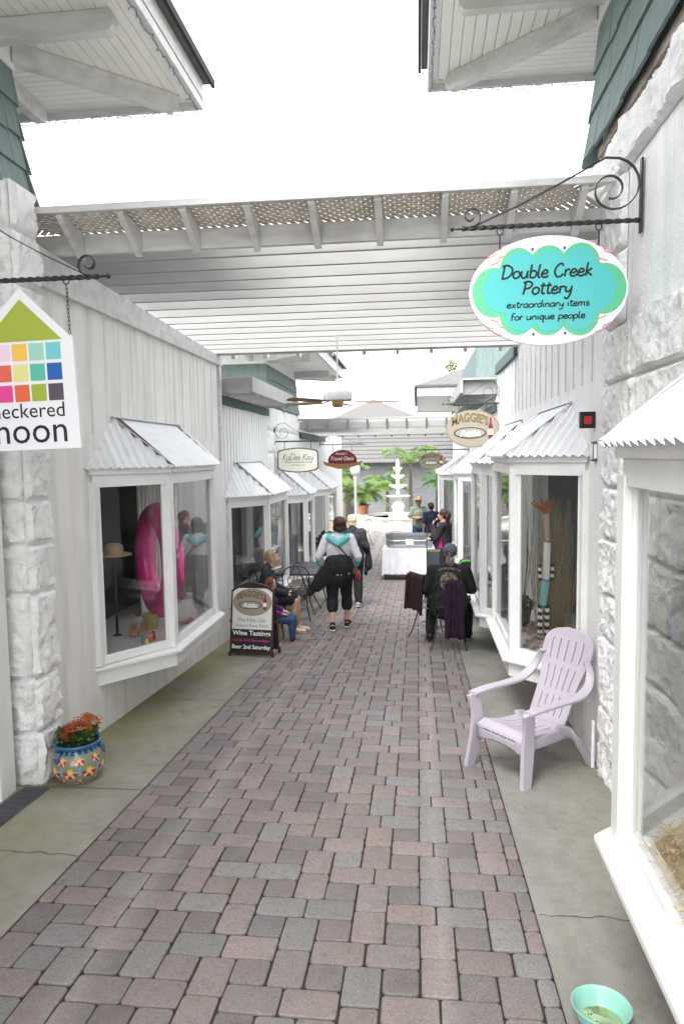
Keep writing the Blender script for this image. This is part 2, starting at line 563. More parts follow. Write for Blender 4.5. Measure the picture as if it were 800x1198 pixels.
# pavers
def paver_mat():
    m, n, L, b = new_mat('tumbled_pavers')
    b.inputs['Roughness'].default_value = .75
    b.inputs['Specular IOR Level'].default_value = .4
    at = n.new('ShaderNodeAttribute')
    at.attribute_name = 'tone'
    tc = n.new('ShaderNodeTexCoord')
    def tex(scale, det=8, rough=.7):
        t = n.new('ShaderNodeTexNoise')
        t.inputs['Scale'].default_value = scale
        t.inputs['Detail'].default_value = det
        t.inputs['Roughness'].default_value = rough
        L.new(tc.outputs['Object'], t.inputs['Vector'])
        return t.outputs['Fac']
    def mr(f, a, b_, c, d):
        x = n.new('ShaderNodeMapRange')
        L.new(f, x.inputs[0])
        for i, q in enumerate((a, b_, c, d)): x.inputs[i + 1].default_value = q
        return x.outputs[0]
    def mixc(f, a, c, blend='MIX'):
        x = n.new('ShaderNodeMix')
        x.data_type = 'RGBA'
        x.blend_type = blend
        L.new(f, x.inputs[0]) if not isinstance(f, float) else setattr(x.inputs[0], 'default_value', f)
        L.new(a, x.inputs[6])
        if isinstance(c, tuple): x.inputs[7].default_value = C4(c)
        else: L.new(c, x.inputs[7])
        return x.outputs[2]
    # aggregate speckle, blotches and pale worn dust
    c = mixc(mr(tex(13, 8, .75), .40, .66, 0, .6), at.outputs['Color'], (.225, .20, .195))
    c = mixc(mr(tex(26, 8, .8), .50, .66, 0, .6), c, (.095, .083, .080))
    c = mixc(mr(tex(130, 6, .9), .50, .60, 0, .70), c, (.055, .048, .046))
    c = mixc(mr(tex(190, 5, .9), .54, .64, 0, .75), c, (.42, .39, .38))
    c = mixc(mr(tex(.8, 6, .65), .5, .78, 0, .30), c, (.15, .135, .12))
    # two pale worn lines running along the lane
    sx = n.new('ShaderNodeSeparateXYZ')
    L.new(tc.outputs['Object'], sx.inputs[0])
    for xc_, wd_ in ((.085, .075), (-1.32, .10)):
        sub = n.new('ShaderNodeMath'); sub.operation = 'SUBTRACT'; L.new(sx.outputs[0], sub.inputs[0]); sub.inputs[1].default_value = xc_
        ab = n.new('ShaderNodeMath'); ab.operation = 'ABSOLUTE'; L.new(sub.outputs[0], ab.inputs[0])
        band = mr(ab.outputs[0], 0, wd_, .62, 0)
        nb = mr(tex(45, 8, .85), .42, .62, .15, 1)
        ml = n.new('ShaderNodeMath'); ml.operation = 'MULTIPLY'; L.new(band, ml.inputs[0]); L.new(nb, ml.inputs[1])
        c = mixc(ml.outputs[0], c, (.34, .32, .31))
    L.new(c, b.inputs['Base Color'])
    bp = n.new('ShaderNodeBump')
    bp.inputs['Strength'].default_value = .8
    bp.inputs['Distance'].default_value = .004
    L.new(tex(110, 10, .85), bp.inputs['Height'])
    L.new(bp.outputs[0], b.inputs['Normal'])
    return m
M['paver'] = paver_mat()
M['joint'] = mat('joint_sand', (.022, .018, .016), .95, (.04, .035, .026), 30)
tag(strip_mesh(XL - .003, XR + .003, -4, 34, -.010).build('paver_bed', M['joint']), kind='structure')

def pavers():
    u = .074
    rnd = random.Random(3)
    x_ref, y_ref = .0745, 2.426      # centre of one column of paired stones, foot of the pair
    rects = []
    for ci in range(-8, 3):
        xc = x_ref + ci*4*u
        sh = 4*u if ci % 2 else 0
        for k in range(-12, 54):
            y = y_ref + sh + k*8*u
            rects.append((xc - u, xc + u, y, y + 3*u))
            rects.append((xc - u, xc + u, y + 3*u, y + 6*u))
            rects.append((xc - 3*u, xc, y + 6*u, y + 8*u))
            rects.append((xc, xc + 3*u, y + 6*u, y + 8*u))
            rects.append((xc + u, xc + 3*u, y, y + 2*u))
            rects.append((xc + u, xc + 3*u, y + 4*u, y + 6*u))
    mb = MB()
    cols = []
    pal = [(.212, .166, .162), (.232, .182, .177), (.190, .152, .149), (.168, .167, .168), (.190, .188, .188), (.186, .162, .158), (.122, .109, .107), (.215, .160, .145)]
    wts = [6, 5, 5, 4, 4, 5, 3, .6]
    for (a, b, c, d) in rects:
        a2, b2 = max(a, XL), min(b, XR)
        if b2 - a2 < .035 or d < -3.5 or c > 33: continue
        sq = abs((b - a) - (d - c)) < .01
        if sq and rnd.random() < .6: t = rnd.choice([(.115, .104, .103), (.135, .120, .118), (.142, .140, .141), (.155, .126, .123)])
        else: t = rnd.choices(pal, wts)[0]
        k = rnd.uniform(.90, 1.12)*1.08
        t = (t[0]*k, t[1]*k, t[2]*k)
        g_ = .0036
        j = lambda: rnd.uniform(-.002, .002)
        x0, x1, y0, y1 = a2 + g_ + j(), b2 - g_ + j(), c + g_ + j(), d - g_ + j()
        rr = .017 + rnd.uniform(-.004, .004)
        rr = min(rr, (x1 - x0)*.35)
        dz = rnd.uniform(-.002, .002)
        near = c < 9
        K = 3 if near else 1
        def ring(ins, z):
            out = []
            r_ = rr
            for (cx, cy, a0) in ((x1 - ins - r_, y1 - ins - r_, 0), (x0 + ins + r_, y1 - ins - r_, PI/2), (x0 + ins + r_, y0 + ins + r_, PI), (x1 - ins - r_, y0 + ins + r_, 3*PI/2)):
                for q in range(K + 1):
                    an = a0 + PI/2*q/K
                    px, py = cx + r_*math.cos(an), cy + r_*math.sin(an)
                    out.append((px, py, gz(py) + z + dz))
            return out
        lv = [ring(0, -.012), ring(0, -.0035), ring(.002, -.0005), ring(.006, .0006)] if near else [ring(0, -.012), ring(0, -.002), ring(.006, .001)]
        n = len(lv[0])
        vs = [p for l in lv for p in l]
        fs = []
        for i in range(len(lv) - 1):
            for q in range(n):
                w_ = (q + 1) % n
                fs.append((i*n + q, i*n + w_, (i + 1)*n + w_, (i + 1)*n + q))
        fs.append(tuple((len(lv) - 1)*n + q for q in range(n)))
        mb.add(vs, fs)
        cols += [t]*len(fs)
    o = mb.build('paver_path', M['paver'], smooth=True, auto=60)
    add_col(o, cols)
    tag(o, kind='structure')
pavers()

# ------------------------------------------------------------------ building pieces
def rock(mb, s, xf, y0, y1, z0, z1, bulge=.045, seed=0, res=.022, axis='x', gap=.007):
    """one rock-faced block: a rough pillowed face standing off the plane xf towards s"""
    a0, a1, b0, b1 = y0 + gap, y1 - gap, z0 + gap, z1 - gap
    nu = max(4, int((a1 - a0)/res)); nv = max(4, int((b1 - b0)/res))
    k = len(mb.v)
    vs = []
    for j in range(nv + 1):
        for i in range(nu + 1):
            y = a0 + (a1 - a0)*i/nu; z = b0 + (b1 - b0)*j/nv
            e = min(y - a0, a1 - y, z - b0, b1 - z)
            e = max(0, min(1, e/.020))
            p = Vector((y*5 + seed*3.1, z*5, seed*1.7 + xf))
            h = bulge*(.45 + .7*(noise.noise(p*.8) + .3)) + .030*(.5 - abs(noise.noise(p*1.9))) + .018*(.5 - abs(noise.noise(p*4.6))) + .010*noise.noise(p*10)
            h = max(.004, h)*(e**.35)
            jy = (.012*noise.noise(Vector((z*14, seed, 2))) if e < .05 else 0)
            x = xf + s*h
            vs.append((x, y + jy, z) if axis == 'x' else (y + jy, x, z))
    fs = []
    W = nu + 1
    flip = (s > 0) == (axis == 'x')
    for j in range(nv):
        for i in range(nu):
            q = (j*W + i, j*W + i + 1, (j + 1)*W + i + 1, (j + 1)*W + i)
            fs.append(q if flip else q[::-1])
    mb.add(vs, fs)

def wall_with_hole(mb, xa, xb, y0, y1, z0, z1, holes):
    """wall slab between xa and xb; holes = [(y0,y1,z0,z1)] sorted along y"""
    y = y0
    for (a, b, c, d) in holes:
        mb.box(xa, xb, y, a, z0, z1)
        mb.box(xa, xb, a, b, z0, c)
        mb.box(xa, xb, a, b, d, z1)
        y = b
    mb.box(xa, xb, y, y1, z0, z1)

def corrugated(mb, A, B, Cp, D, pitch=.075, amp=.013, th=.004):
    """sheet with eave line A-B and top line D-C (C above B side, D above A side); ribs run up the slope"""
    A, B, Cp, D = map(Vector, (A, B, Cp, D))
    u = (B - A); W = u.length; u.normalize()
    nrm = u.cross(((D + Cp)/2 - A)).normalized()
    v = nrm.cross(u).normalized()
    if v.z < 0: v = -v
    if nrm.z < 0: nrm = -nrm
    def uv(p): return ((p - A).dot(u), (p - A).dot(v))
    d, c = uv(D), uv(Cp)
    n = max(8, int(W/pitch*6))
    def vmax(t):
        if t < d[0]: return d[1]*t/max(d[0], 1e-6)
        if t > c[0]: return c[1]*(W - t)/max(W - c[0], 1e-6)
        return d[1] + (c[1] - d[1])*(t - d[0])/max(c[0] - d[0], 1e-6)
    ts = sorted(set([W*i/n for i in range(n + 1)] + [min(max(d[0], 0), W), min(max(c[0], 0), W)]))
    top, bot = [], []
    for t in ts:
        h = amp*math.cos(2*PI*t/pitch)
        bot.append(A + u*t + nrm*h)
        top.append(A + u*t + v*max(vmax(t), 0) + nrm*h)
    N = len(ts)
    vs = bot + top + [p - nrm*th for p in bot] + [p - nrm*th for p in top]
    fs = []
    for i in range(N - 1):
        fs.append((i, i + 1, N + i + 1, N + i))
        fs.append((2*N + i, 3*N + i, 3*N + i + 1, 2*N + i + 1))
        fs.append((i, 2*N + i, 2*N + i + 1, i + 1))
    mb.add(vs, fs)

def bay_window(b, s, wx, y0, yc0, yc1, y1, d, z0, z1, rise=.5, over=.11, ridge=(.42, .42), post=.085, room='dark_room', sill_h=.13, depth=None, mull=False, shelf='paint'):
    """canted bay on the alley wall at x=wx of a building on side s (-1 left, +1 right)"""
    xf = wx - s*d
    if depth is None: depth = 1.1 if room == 'dark_room' else .34
    P = [(wx, y0), (xf, yc0), (xf, yc1), (wx, y1)]
    base = thing('bay_window', None, None, (0, 0, 0))
    base.parent = b
    bl = Vector(b.location)
    base.location = Vector((wx, (y0 + y1)/2, z0)) - bl
    fr = MB()
    # corner posts, jambs, head and bottom rails
    for (px, py) in P[1:3]:
        fr.box(px - post/2, px + post/2, py - post/2, py + post/2, z0, z1 + .02)
    for (px, py) in (P[0], P[3]):
        sg = 1 if py == y1 else -1
        fr.box(px - s*.045, px + s*.02, py - .045, py + .045, z0, z1 + .02)
    for (p, q) in ((P[0], P[1]), (P[1], P[2]), (P[2], P[3])):
        fr.bar((p[0], p[1], z1 + .03), (q[0], q[1], z1 + .03), .07, .10)
        fr.bar((p[0], p[1], z0 + .035), (q[0], q[1], z0 + .035), .05, .07)
        dv = Vector((q[0] - p[0], q[1] - p[1], 0)); L = dv.length; dv.normalize()
        for t in (post/2 + .012, L - post/2 - .012):   # inner stops beside the glass
            c = Vector((p[0], p[1], 0)) + dv*t
            fr.bar((c.x, c.y, z0 + .07), (c.x, c.y, z1 - .02), .03, .03, up=(dv.x, dv.y, 0))
    fo = fr.build('window_frame', M['paint'], base, world=True, bevel=.004)
    for (p, q) in ((P[0], P[1]), (P[1], P[2]), (P[2], P[3])):
        gm = MB()
        gm.bar((p[0], p[1], (z0 + z1)/2 + .02), (q[0], q[1], (z0 + z1)/2 + .02), .006, z1 - z0 - .08)
        gm.build('glass_pane', M['glass_clear' if y0 < 1 else 'glass'], base, world=True)
    # fascia board under the tin
    fa = MB()
    o2 = .035
    Q = [(wx, y0 - o2), (xf - s*o2, yc0 - o2*.4), (xf - s*o2, yc1 + o2*.4), (wx, y1 + o2)]
    for (p, q) in ((Q[0], Q[1]), (Q[1], Q[2]), (Q[2], Q[3])):
        fa.bar((p[0], p[1], z1 + .115), (q[0], q[1], z1 + .115), .05, .07)
    fa.prism([(x, y) for x, y in Q], z1 + .085, z1 + .10, 'z')
    fa.build('head_board', M['paint'], base, world=True, bevel=.003)
    # tin roof: three corrugated sheets and ridge flashings
    e = over
    ze = z1 + .13
    E0 = (wx, y0 - e*1.2, ze); E1 = (xf - s*e, yc0 - e*.5, ze); E2 = (xf - s*e, yc1 + e*.5, ze); E3 = (wx, y1 + e*1.2, ze)
    T0 = (wx, y0 + ridge[0], ze + rise); T1 = (wx, y1 - ridge[1], ze + rise)
    rf = MB()
    corrugated(rf, E0, E1, T0, T0)
    corrugated(rf, E1, E2, T1, T0)
    corrugated(rf, E2, E3, T1, T1)
    ro = rf.build('tin_roof', M['tin'], base, world=True, smooth=True, auto=50)
    fl = MB()
    for (p, q) in ((E1, T0), (E2, T1)):
        p, q = Vector(p), Vector(q)
        fl.bar(p + Vector((0, 0, .014)), q + Vector((0, 0, .014)), .030, .005)
    fl.bar(Vector(T0) + Vector((-s*.02, -.03, .012)), Vector(T1) + Vector((-s*.02, .03, .012)), .035, .012)
    fl.build('ridge_flashing', M['tin'], base, world=True)
    # sill: sloped board and apron
    si = MB()
    so_ = .10
    S = [(wx, y0 - .07), (xf - s*so_, yc0 - so_*.55), (xf - s*so_, yc1 + so_*.55), (wx, y1 + .07)]
    S2 = [(wx + s*.02, y0 + .05), (xf + s*.06, yc0 + .05), (xf + s*.06, yc1 - .05), (wx + s*.02, y1 - .05)]
    n = 4
    top_o = [(x, y, z0 - .015) for x, y in S]; top_i = [(x, y, z0 + .012) for x, y in S2]
    bo = [(x, y, z0 - .04) for x, y in S]
    bi = [(x, y, z0 - .04) for x, y in S2]
    si.add(top_o + top_i + bo + bi, [(0, 1, 5, 4), (1, 2, 6, 5), (2, 3, 7, 6), (8, 12, 13, 9), (9, 13, 14, 10), (10, 14, 15, 11), (0, 8, 9, 1), (1, 9, 10, 2), (2, 10, 11, 3), (4, 5, 6, 7)])
    A_ = [(wx, y0 - .02), (xf - s*.045, yc0 - .03), (xf - s*.045, yc1 + .03), (wx, y1 + .02)]
    si.prism(A_, z0 - .04 - sill_h, z0 - .042, 'z')
    fixn(si.build('window_sill', M['paint'], base, world=True, bevel=.003))
    # the room behind, its brightness painted into the wall colour, and the display floor
    dk = MB()
    dk.prism([(wx + s*.02, y0 + .05), (xf + s*.05, yc0 + .03), (xf + s*.05, yc1 - .03), (wx + s*.02, y1 - .05)], z0 + .014, z0 + .03, 'z')
    dk.box(wx + s*.02, wx + s*depth*.55, y0 + .02, y1 - .02, z0 + .01, z0 + .028)
    dk.build('display_floor', M[shelf], base, world=True)
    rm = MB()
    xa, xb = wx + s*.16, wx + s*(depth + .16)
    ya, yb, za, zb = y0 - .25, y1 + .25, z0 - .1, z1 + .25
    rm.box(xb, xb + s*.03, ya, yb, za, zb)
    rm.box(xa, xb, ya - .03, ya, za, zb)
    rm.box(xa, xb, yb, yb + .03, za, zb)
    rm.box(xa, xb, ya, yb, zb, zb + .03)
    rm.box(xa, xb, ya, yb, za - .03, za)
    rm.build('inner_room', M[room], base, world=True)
    return base

def batten_wall(mb, s, x, y0, y1, z0, z1, step=.205):
    y = y0 + step*.5
    while y < y1:
        mb.box(x, x - s*.010, y - .007, y + .007, z0, z1)
        y += step

def shingle_wall(name, root, s, xw, y0, y1, z0, z1, flare, rows, back_y=False, xback=None):
    """rows of big overlapping shingles, each row kicked out at its foot; returns nothing"""
    mb = MB()
    r = random.Random(int(y0*7 + z0*3))
    h = (z1 - z0)/rows
    for k in range(rows):
        zb = z0 + k*h
        fo = flare*(1 - k/rows)**1.6
        ft = flare*(1 - (k + 1)/rows)**1.6
        y = y0
        while y < y1 - .01:
            wd = min(r.uniform(.13, .34), y1 - y)
            drop = r.choice([0, 0, .012, -.008, .02])
            x_b = xw - s*(fo + .022); x_t = xw - s*ft
            mb.add([(x_b, y + .003, zb - .02 - drop), (x_b, y + wd - .003, zb - .02 - drop), (x_t, y + wd - .003, zb + h), (x_t, y + .003, zb + h),
                    (x_b + s*.02, y + .003, zb - .02 - drop), (x_b + s*.02, y + wd - .003, zb - .02 - drop), (x_t + s*.02, y + wd - .003, zb + h), (x_t + s*.02, y + .003, zb + h)],
                   [(0, 1, 2, 3), (0, 4, 5, 1), (0, 3, 7, 4), (1, 5, 6, 2), (7, 6, 5, 4)])
            y += wd
        # the two faces across the alley direction
        for (yy, sg) in ((y0, -1), (y1, 1)):
            x = xw
            xe = xback
            yb_, yt_ = yy + sg*(fo + .022), yy + sg*ft
            xx = xw - s*(fo + .02)
            while (xe - xx)*s > .02:
                wd = min(r.uniform(.13, .34), abs(xe - xx))
                drop = r.choice([0, 0, .012, -.008])
                x2 = xx + s*wd
                xt = xx if xx != xw - s*(fo + .02) else xw - s*ft
                mb.add([(xx + s*.003, yb_, zb - .02 - drop), (x2 - s*.003, yb_, zb - .02 - drop), (x2 - s*.003, yt_, zb + h), (xt, yt_, zb + h),
                        (xx + s*.003, yb_ - sg*.02, zb - .02 - drop), (x2 - s*.003, yb_ - sg*.02, zb - .02 - drop), (x2 - s*.003, yt_ - sg*.02, zb + h), (xt, yt_ - sg*.02, zb + h)],
                       [(0, 1, 2, 3), (0, 4, 5, 1), (0, 3, 7, 4), (1, 5, 6, 2), (7, 6, 5, 4)])
                xx = x2
    fixn(mb.build(name, M['shingle'], root, world=True))

def tower_top(root, s, xw, y0, y1, z0, zs, over_x, over_y, flare=.10, rows=4, xback=3.2, slope=.0, beams=True, roof_h=1.6, lights=True):
    """green shingled upper storey with a wide beadboard eave and a hipped roof"""
    xb = xw + s*xback
    shingle_wall('shingle_wall', root, s, xw, y0, y1, z0, zs - .16, flare, rows, xback=xb)
    co = MB()
    co.box(xw + s*.03, xb, y0 + .03, y1 - .03, z0 - .02, zs)
    co.box(xw - s*.012, xb, y0 - .012, y1 + .012, zs - .17, zs - .005)
    co.build('frieze_board', M['paint'], root, world=True)
    # boarded soffit
    sf = MB()
    xo = xw - s*over_x
    ya, yb = y0 - over_y, y1 + over_y
    # alley side boards run along the alley; end boards run across, mitred on the hip
    nb = 14
    wv = over_x/nb
    for k in range(nb):
        xa_, xb_ = xw - s*k*wv, xw - s*(k + 1)*wv
        t = (k + .5)/nb
        sf.box(xa_ - s*.0025, xb_ + s*.0025, y0 - over_y*t, y1 + over_y*t, zs, zs + .015)
    wv = over_y/nb
    for k in range(nb):
        t = (k + .5)/nb
        for (yy, sg) in ((y0, -1), (y1, 1)):
            a, b = yy + sg*k*wv, yy + sg*(k + 1)*wv
            sf.box(xw - s*over_x*t, xb, min(a, b) + .0025, max(a, b) - .0025, zs + .001, zs + .016)
    sf.box(xo, xb, ya, yb, zs + .018, zs + .03)
    sf.build('soffit', M['soffit'], root, world=True)
    fb = MB()
    t = .035
    fb.box(xo, xo + s*t, ya, yb, zs - .05, zs + .16)
    fb.box(xo + s*t, xb, ya, ya + t, zs - .05, zs + .16)
    fb.box(xo + s*t, xb, yb - t, yb, zs - .05, zs + .16)
    fb.build('eave_fascia', M['paint_old'], root, world=True, bevel=.004)
    rm = MB()
    xo2, ya2, yb2 = xo - s*.05, ya - .05, yb + .05
    ym = (ya + yb)/2
    hr = roof_h
    xr = xw + s*(xback*.6)
    z_ = zs + .165
    vs = [(xo2, ya2, z_), (xo2, yb2, z_), (xb, yb2, z_), (xb, ya2, z_), (xr, ym - .3, z_ + hr), (xr, ym + .3, z_ + hr)]
    vs += [(x, y, z + .05) for x, y, z in vs]
    rm.add(vs, [(0, 3, 2, 1), (6, 7, 11, 10), (7, 8, 11), (8, 9, 10, 11), (9, 6, 10), (0, 1, 7, 6), (1, 2, 8, 7), (2, 3, 9, 8), (3, 0, 6, 9)])
    fixn(rm.build('roof', M['roof_shingle'], root, world=True))
    dg = MB()
    dg.box(xo - s*.075, xo - s*.052, ya - .05, yb + .07, zs + .145, zs + .20)
    dg.build('drip_edge', M['black'], root, world=True)
    if beams:
        def beam(p, q):
            b = MB()
            p, q = Vector(p), Vector(q)
            d = (q - p).normalized()
            b.bar(p, q - d*.035, .075, .13)
            x = d.cross(Vector((0, 0, 1))).normalized()
            # rounded nose
            vs = []
            m_ = 6
            for side in (-1, 1):
                for i in range(m_ + 1):
                    a = -PI/2 + PI*i/m_
                    vs.append(q - d*.035 + x*side*.0375 + d*math.cos(a)*.05 + Vector((0, 0, math.sin(a)*.065)))
            fs = [tuple(range(m_ + 1)), tuple(range(2*m_ + 1, m_, -1))] + [(i, i + 1, m_ + 2 + i, m_ + 1 + i) for i in range(m_)]
            b.add(vs, fs)
            fixn(b.build('eave_beam', M['paint_old'], root, world=True, bevel=.003))
        zz = zs - .068
        for (yy, sg) in ((y0, -1), (y1, 1)):
            beam((xw, yy, zz), (xo + s*.17, yy + sg*(over_y - .15), zz))
            beam((xw + s*.02, yy - sg*.01, zz), (xw - s*(over_x - .22), yy - sg*.01, zz)) if False else None
            beam((xw - s*.0, yy - sg*.22, zz), (xo + s*.2, yy - sg*.22, zz))
            beam((xw + s*.25, yy, zz), (xw + s*.25, yy + sg*(over_y - .12), zz))
    if lights:
        r = random.Random(5)
        li = MB()
        def run(a, b):
            a, b = Vector(a), Vector(b)
            n = int((b - a).length/.035)
            pts = []
            for i in range(n + 1):
                p = a.lerp(b, i/n) + Vector((r.uniform(-.012, .012), r.uniform(-.012, .012), r.uniform(-.022, .008)))
                pts.append(p)
            li.tube(pts, .0032, 4)
            for i, p in enumerate(pts):
                if i % 3 == 0: li.tube([p, p + Vector((r.uniform(-.015, .015), r.uniform(-.015, .015), r.choice([-.03, .02]))) ], .0035, 4)
        run((xo + s*.03, ya + .04, zs - .06), (xo + s*.03, yb - .04, zs - .06))
        run((xo + s*.04, yb - .02, zs - .06), (xb, yb - .02, zs - .06))
        li.build('string_lights', M['wire'], root, world=True)
M['wire'] = mat('blue_grey_wire', (.10, .13, .20), .5)

WL, WR = -2.57, 1.25

# ---- left near building: door, rough stone corner pillar, green shingled upper storey
b = thing('corner_building', 'tall near building on the left with green shingles, white soffit and rough stone corner', 'building', (-2.6, 3.0, gz(3)))
mb = MB()
zb = gz(4.4) - .3
wall_with_hole(mb, -2.72, -2.86, -3, 4.32, zb, 3.62, [(2.95, 3.86, zb + .32, 1.95)])
mb.box(-5.9, -2.72, 4.2, 4.34, zb, 3.56)
mb.box(-3.2, -2.60, 4.342, 4.50, 3.08, 3.56)
mb.build('wall', M['stucco'], b, world=True)
rk = MB()
sd_ = 1
# pillar: alley face and camera-side return, in courses
zc = [gz(4.2) - .02, .06, .42, .98, 1.30, 1.58, 1.95, 2.3, 2.62, 2.95, 3.28, 3.58]
for i in range(len(zc) - 1):
    rock(rk, 1, -2.485, 4.12, 4.42, zc[i], zc[i+1], .032, sd_); sd_ += 1
    sp = -2.70 if i % 2 else -2.78
    rock(rk, -1, 4.14, -2.70, -2.485, zc[i], zc[i+1], .03, sd_, axis='y'); sd_ += 1
rk.box(-2.8, -2.487, 4.142, 4.42, zc[0] - .2, 3.58)
# upper courses above the door reaching towards the viewer
for (za, zb2) in ((2.3, 2.62), (2.62, 2.95), (2.95, 3.28), (3.28, 3.58)):
    y = 1.2
    while y < 3.7:
        y2 = min(4.08, y + .5 + .3*random.random())
        if 4.08 - y2 < .3: y2 = 4.08
        rock(rk, 1, -2.71, y, y2, za, zb2, .045, sd_); sd_ += 1
        y = y2
fixn(rk.build('rough_stone_corner', M['rock'], b, world=True, smooth=True, auto=50))
dr = MB()
dr.box(-2.70, -2.58, 3.86, 4.02, gz(3.9), 2.12)
dr.box(-2.70, -2.60, 2.80, 2.95, gz(2.9), 2.12)
dr.box(-2.70, -2.60, 2.95, 3.86, 1.95, 2.12)
dr.build('door_frame', M['paint'], b, world=True, bevel=.004)
dd = MB()
dd.box(-2.80, -2.755, 2.955, 3.855, gz(3.4) + .03, 1.945)
d_o = dd.build('door', M['paint'], b, world=True, bevel=.004)
hd = MB(); hd.ball((-2.72, 3.05, .8), .03, 8)
hd.build('door_knob', M['brass'], d_o, world=True)
tower_top(b, -1, -2.62, -2.6, 4.46, 3.56, 4.56, 1.0, .93, flare=.08, rows=4)

# ---- left first shop: stucco wall with the pink ring bay window
b = thing('shop_building', 'single storey off-white stucco shop on the left whose bay window holds a pink ring', 'building', (WL, 6.7, gz(6.7)))
mb = MB()
wall_with_hole(mb, WL, WL - .14, 4.42, 8.88, gz(9) - .2, 3.08, [(5.25, 7.6, .16, 1.70)])
mb.box(-5.9, WL - .14, 8.76, 8.88, gz(9) - .2, 3.0)
mb.build('wall', M['stucco'], b, world=True)
pv = MB()
batten_wall(pv, -1, WL, 4.6, 8.75, 2.05, 3.04, .27)
pv.build('wall_boards', M['stucco'], b, world=True)
tr = MB()
tr.box(WL + .001, WL + .045, 4.48, 8.90, 3.03, 3.13)
tr.prism([(4.44, 3.10), (8.9, 3.10), (8.9, 3.145), (4.44, 3.30)], WL - .14, WL + .035, 'x')
tr.box(WL + .001, WL + .03, 8.80, 8.90, 1.8, 3.03)
tr.build('wall_top_trim', M['paint_old'], b, world=True, bevel=.004)
rf = MB()
rf.add([(WL - .1, 4.5, 3.2), (WL - .1, 8.85, 3.2), (-5.9, 8.85, 4.4), (-5.9, 4.5, 4.4)], [(0, 1, 2, 3)])
rf.add([(WL - .1, 4.5, 3.16), (WL - .1, 8.85, 3.16), (-5.9, 8.85, 4.36), (-5.9, 4.5, 4.36)], [(3, 2, 1, 0)])
rf.build('roof', M['roof_shingle'], b, world=True)
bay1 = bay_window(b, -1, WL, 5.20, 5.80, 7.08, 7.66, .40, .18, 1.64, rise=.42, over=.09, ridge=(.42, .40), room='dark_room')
# panels, curtain and wall pieces seen in the bay
cu = MB()
for k in range(14):
    y = 6.75 + k*.05
    cu.box(WL - .26 - .02*(k % 2), WL - .28 - .02*(k % 2), y, y + .048, .2, 1.66)
cu.build('curtain', M['grey_room'], bay1, world=True)

# ---- left second shop (grooved white boards) with slatted canopy
M['boards'] = mat('white_board_wall', (.78, .78, .78), .6, (.68, .68, .67), 4, (1, 6, .6), lo=.45, hi=.8, bump=.3, bscale=20)
b = thing('shop_building', 'white board shop on the left behind the sandwich board, with green trim and slatted canopy', 'building', (WL, 10.3, gz(10.3)))
mb = MB()
wall_with_hole(mb, WL, WL - .14, 8.88, 11.72, gz(12) - .2, 2.90, [(9.14, 11.60, -.18, 1.20)])
mb.build('wall', M['boards'], b, world=True)
bt = MB(); batten_wall(bt, -1, WL, 8.95, 11.68, 1.2, 2.56, .16)
bt.build('wall_battens', M['boards'], b, world=True)
tr = MB(); tr.box(WL, WL + .05, 8.9, 11.72, 2.54, 2.66)
tr.build('green_trim', M['green_trim'], b, world=True, bevel=.004)
cn = MB()
cn.box(WL + .385, WL + .42, 8.98, 11.95, 2.70, 2.90)
cn.box(WL + .0, WL + .384, 8.98, 9.02, 2.68, 2.895)
for k in range(9):
    y = 9.25 + k*.31
    cn.box(WL, WL + .384, y, y + .04, 2.68, 2.86)
for k in range(5):
    cn.box(WL + .05 + k*.075, WL + .10 + k*.075, 9.02, 11.94, 2.862, 2.885)
cn.build('slat_canopy', M['slat'], b, world=True, bevel=.003)
bay_window(b, -1, WL, 9.08, 9.68, 11.05, 11.62, .42, -.17, 1.17, rise=.46, over=.10, room='mid_room', shelf='paint')

# ---- left second tower
b = thing('corner_building', 'rough white stone shop on the left with green shingled upper storey behind the ceiling fan', 'building', (WL, 13.2, gz(13)))
mb = MB()
wall_with_hole(mb, WL - .02, WL - .16, 11.73, 14.9, gz(15) - .2, 2.75, [(12.4, 14.3, -.44, 1.0)])
mb.box(-5.9, WL - .16, 11.73, 11.87, gz(15) - .2, 2.75)
mb.build('wall', M['stucco_r'], b, world=True)
rk = MB()
for (ya, yb, za, zb2) in [(11.76, 12.05, -.9, -.5), (11.76, 12.2, -.5, -.1), (11.76, 12.05, -.1, .3), (11.76, 12.2, .3, .7), (11.76, 12.05, .7, 1.1), (11.76, 12.4, 1.1, 1.5), (11.76, 12.2, 1.5, 1.9), (11.76, 12.6, 1.9, 2.3),
                          (11.76, 12.5, 2.3, 2.74), (12.5, 13.2, 2.3, 2.74), (13.2, 14.0, 2.3, 2.74), (14.0, 14.9, 2.3, 2.74), (12.6, 13.3, 1.9, 2.3), (13.3, 14.1, 1.9, 2.3), (14.1, 14.9, 1.9, 2.3), (12.4, 14.9, 1.5, 1.9)]:
    rock(rk, 1, WL - .015, ya, yb, za, zb2, .03, sd_, res=.04); sd_ += 1
fixn(rk.build('rough_stone_facing', M['rock'], b, world=True, smooth=True, auto=50))
tower_top(b, -1, WL - .03, 11.85, 14.85, 2.74, 3.62, .95, .8, flare=.06, rows=3, lights=False)
bay_window(b, -1, WL, 12.45, 13.0, 13.85, 14.35, .44, -.46, .98, rise=.46, over=.09, room='mid_room')

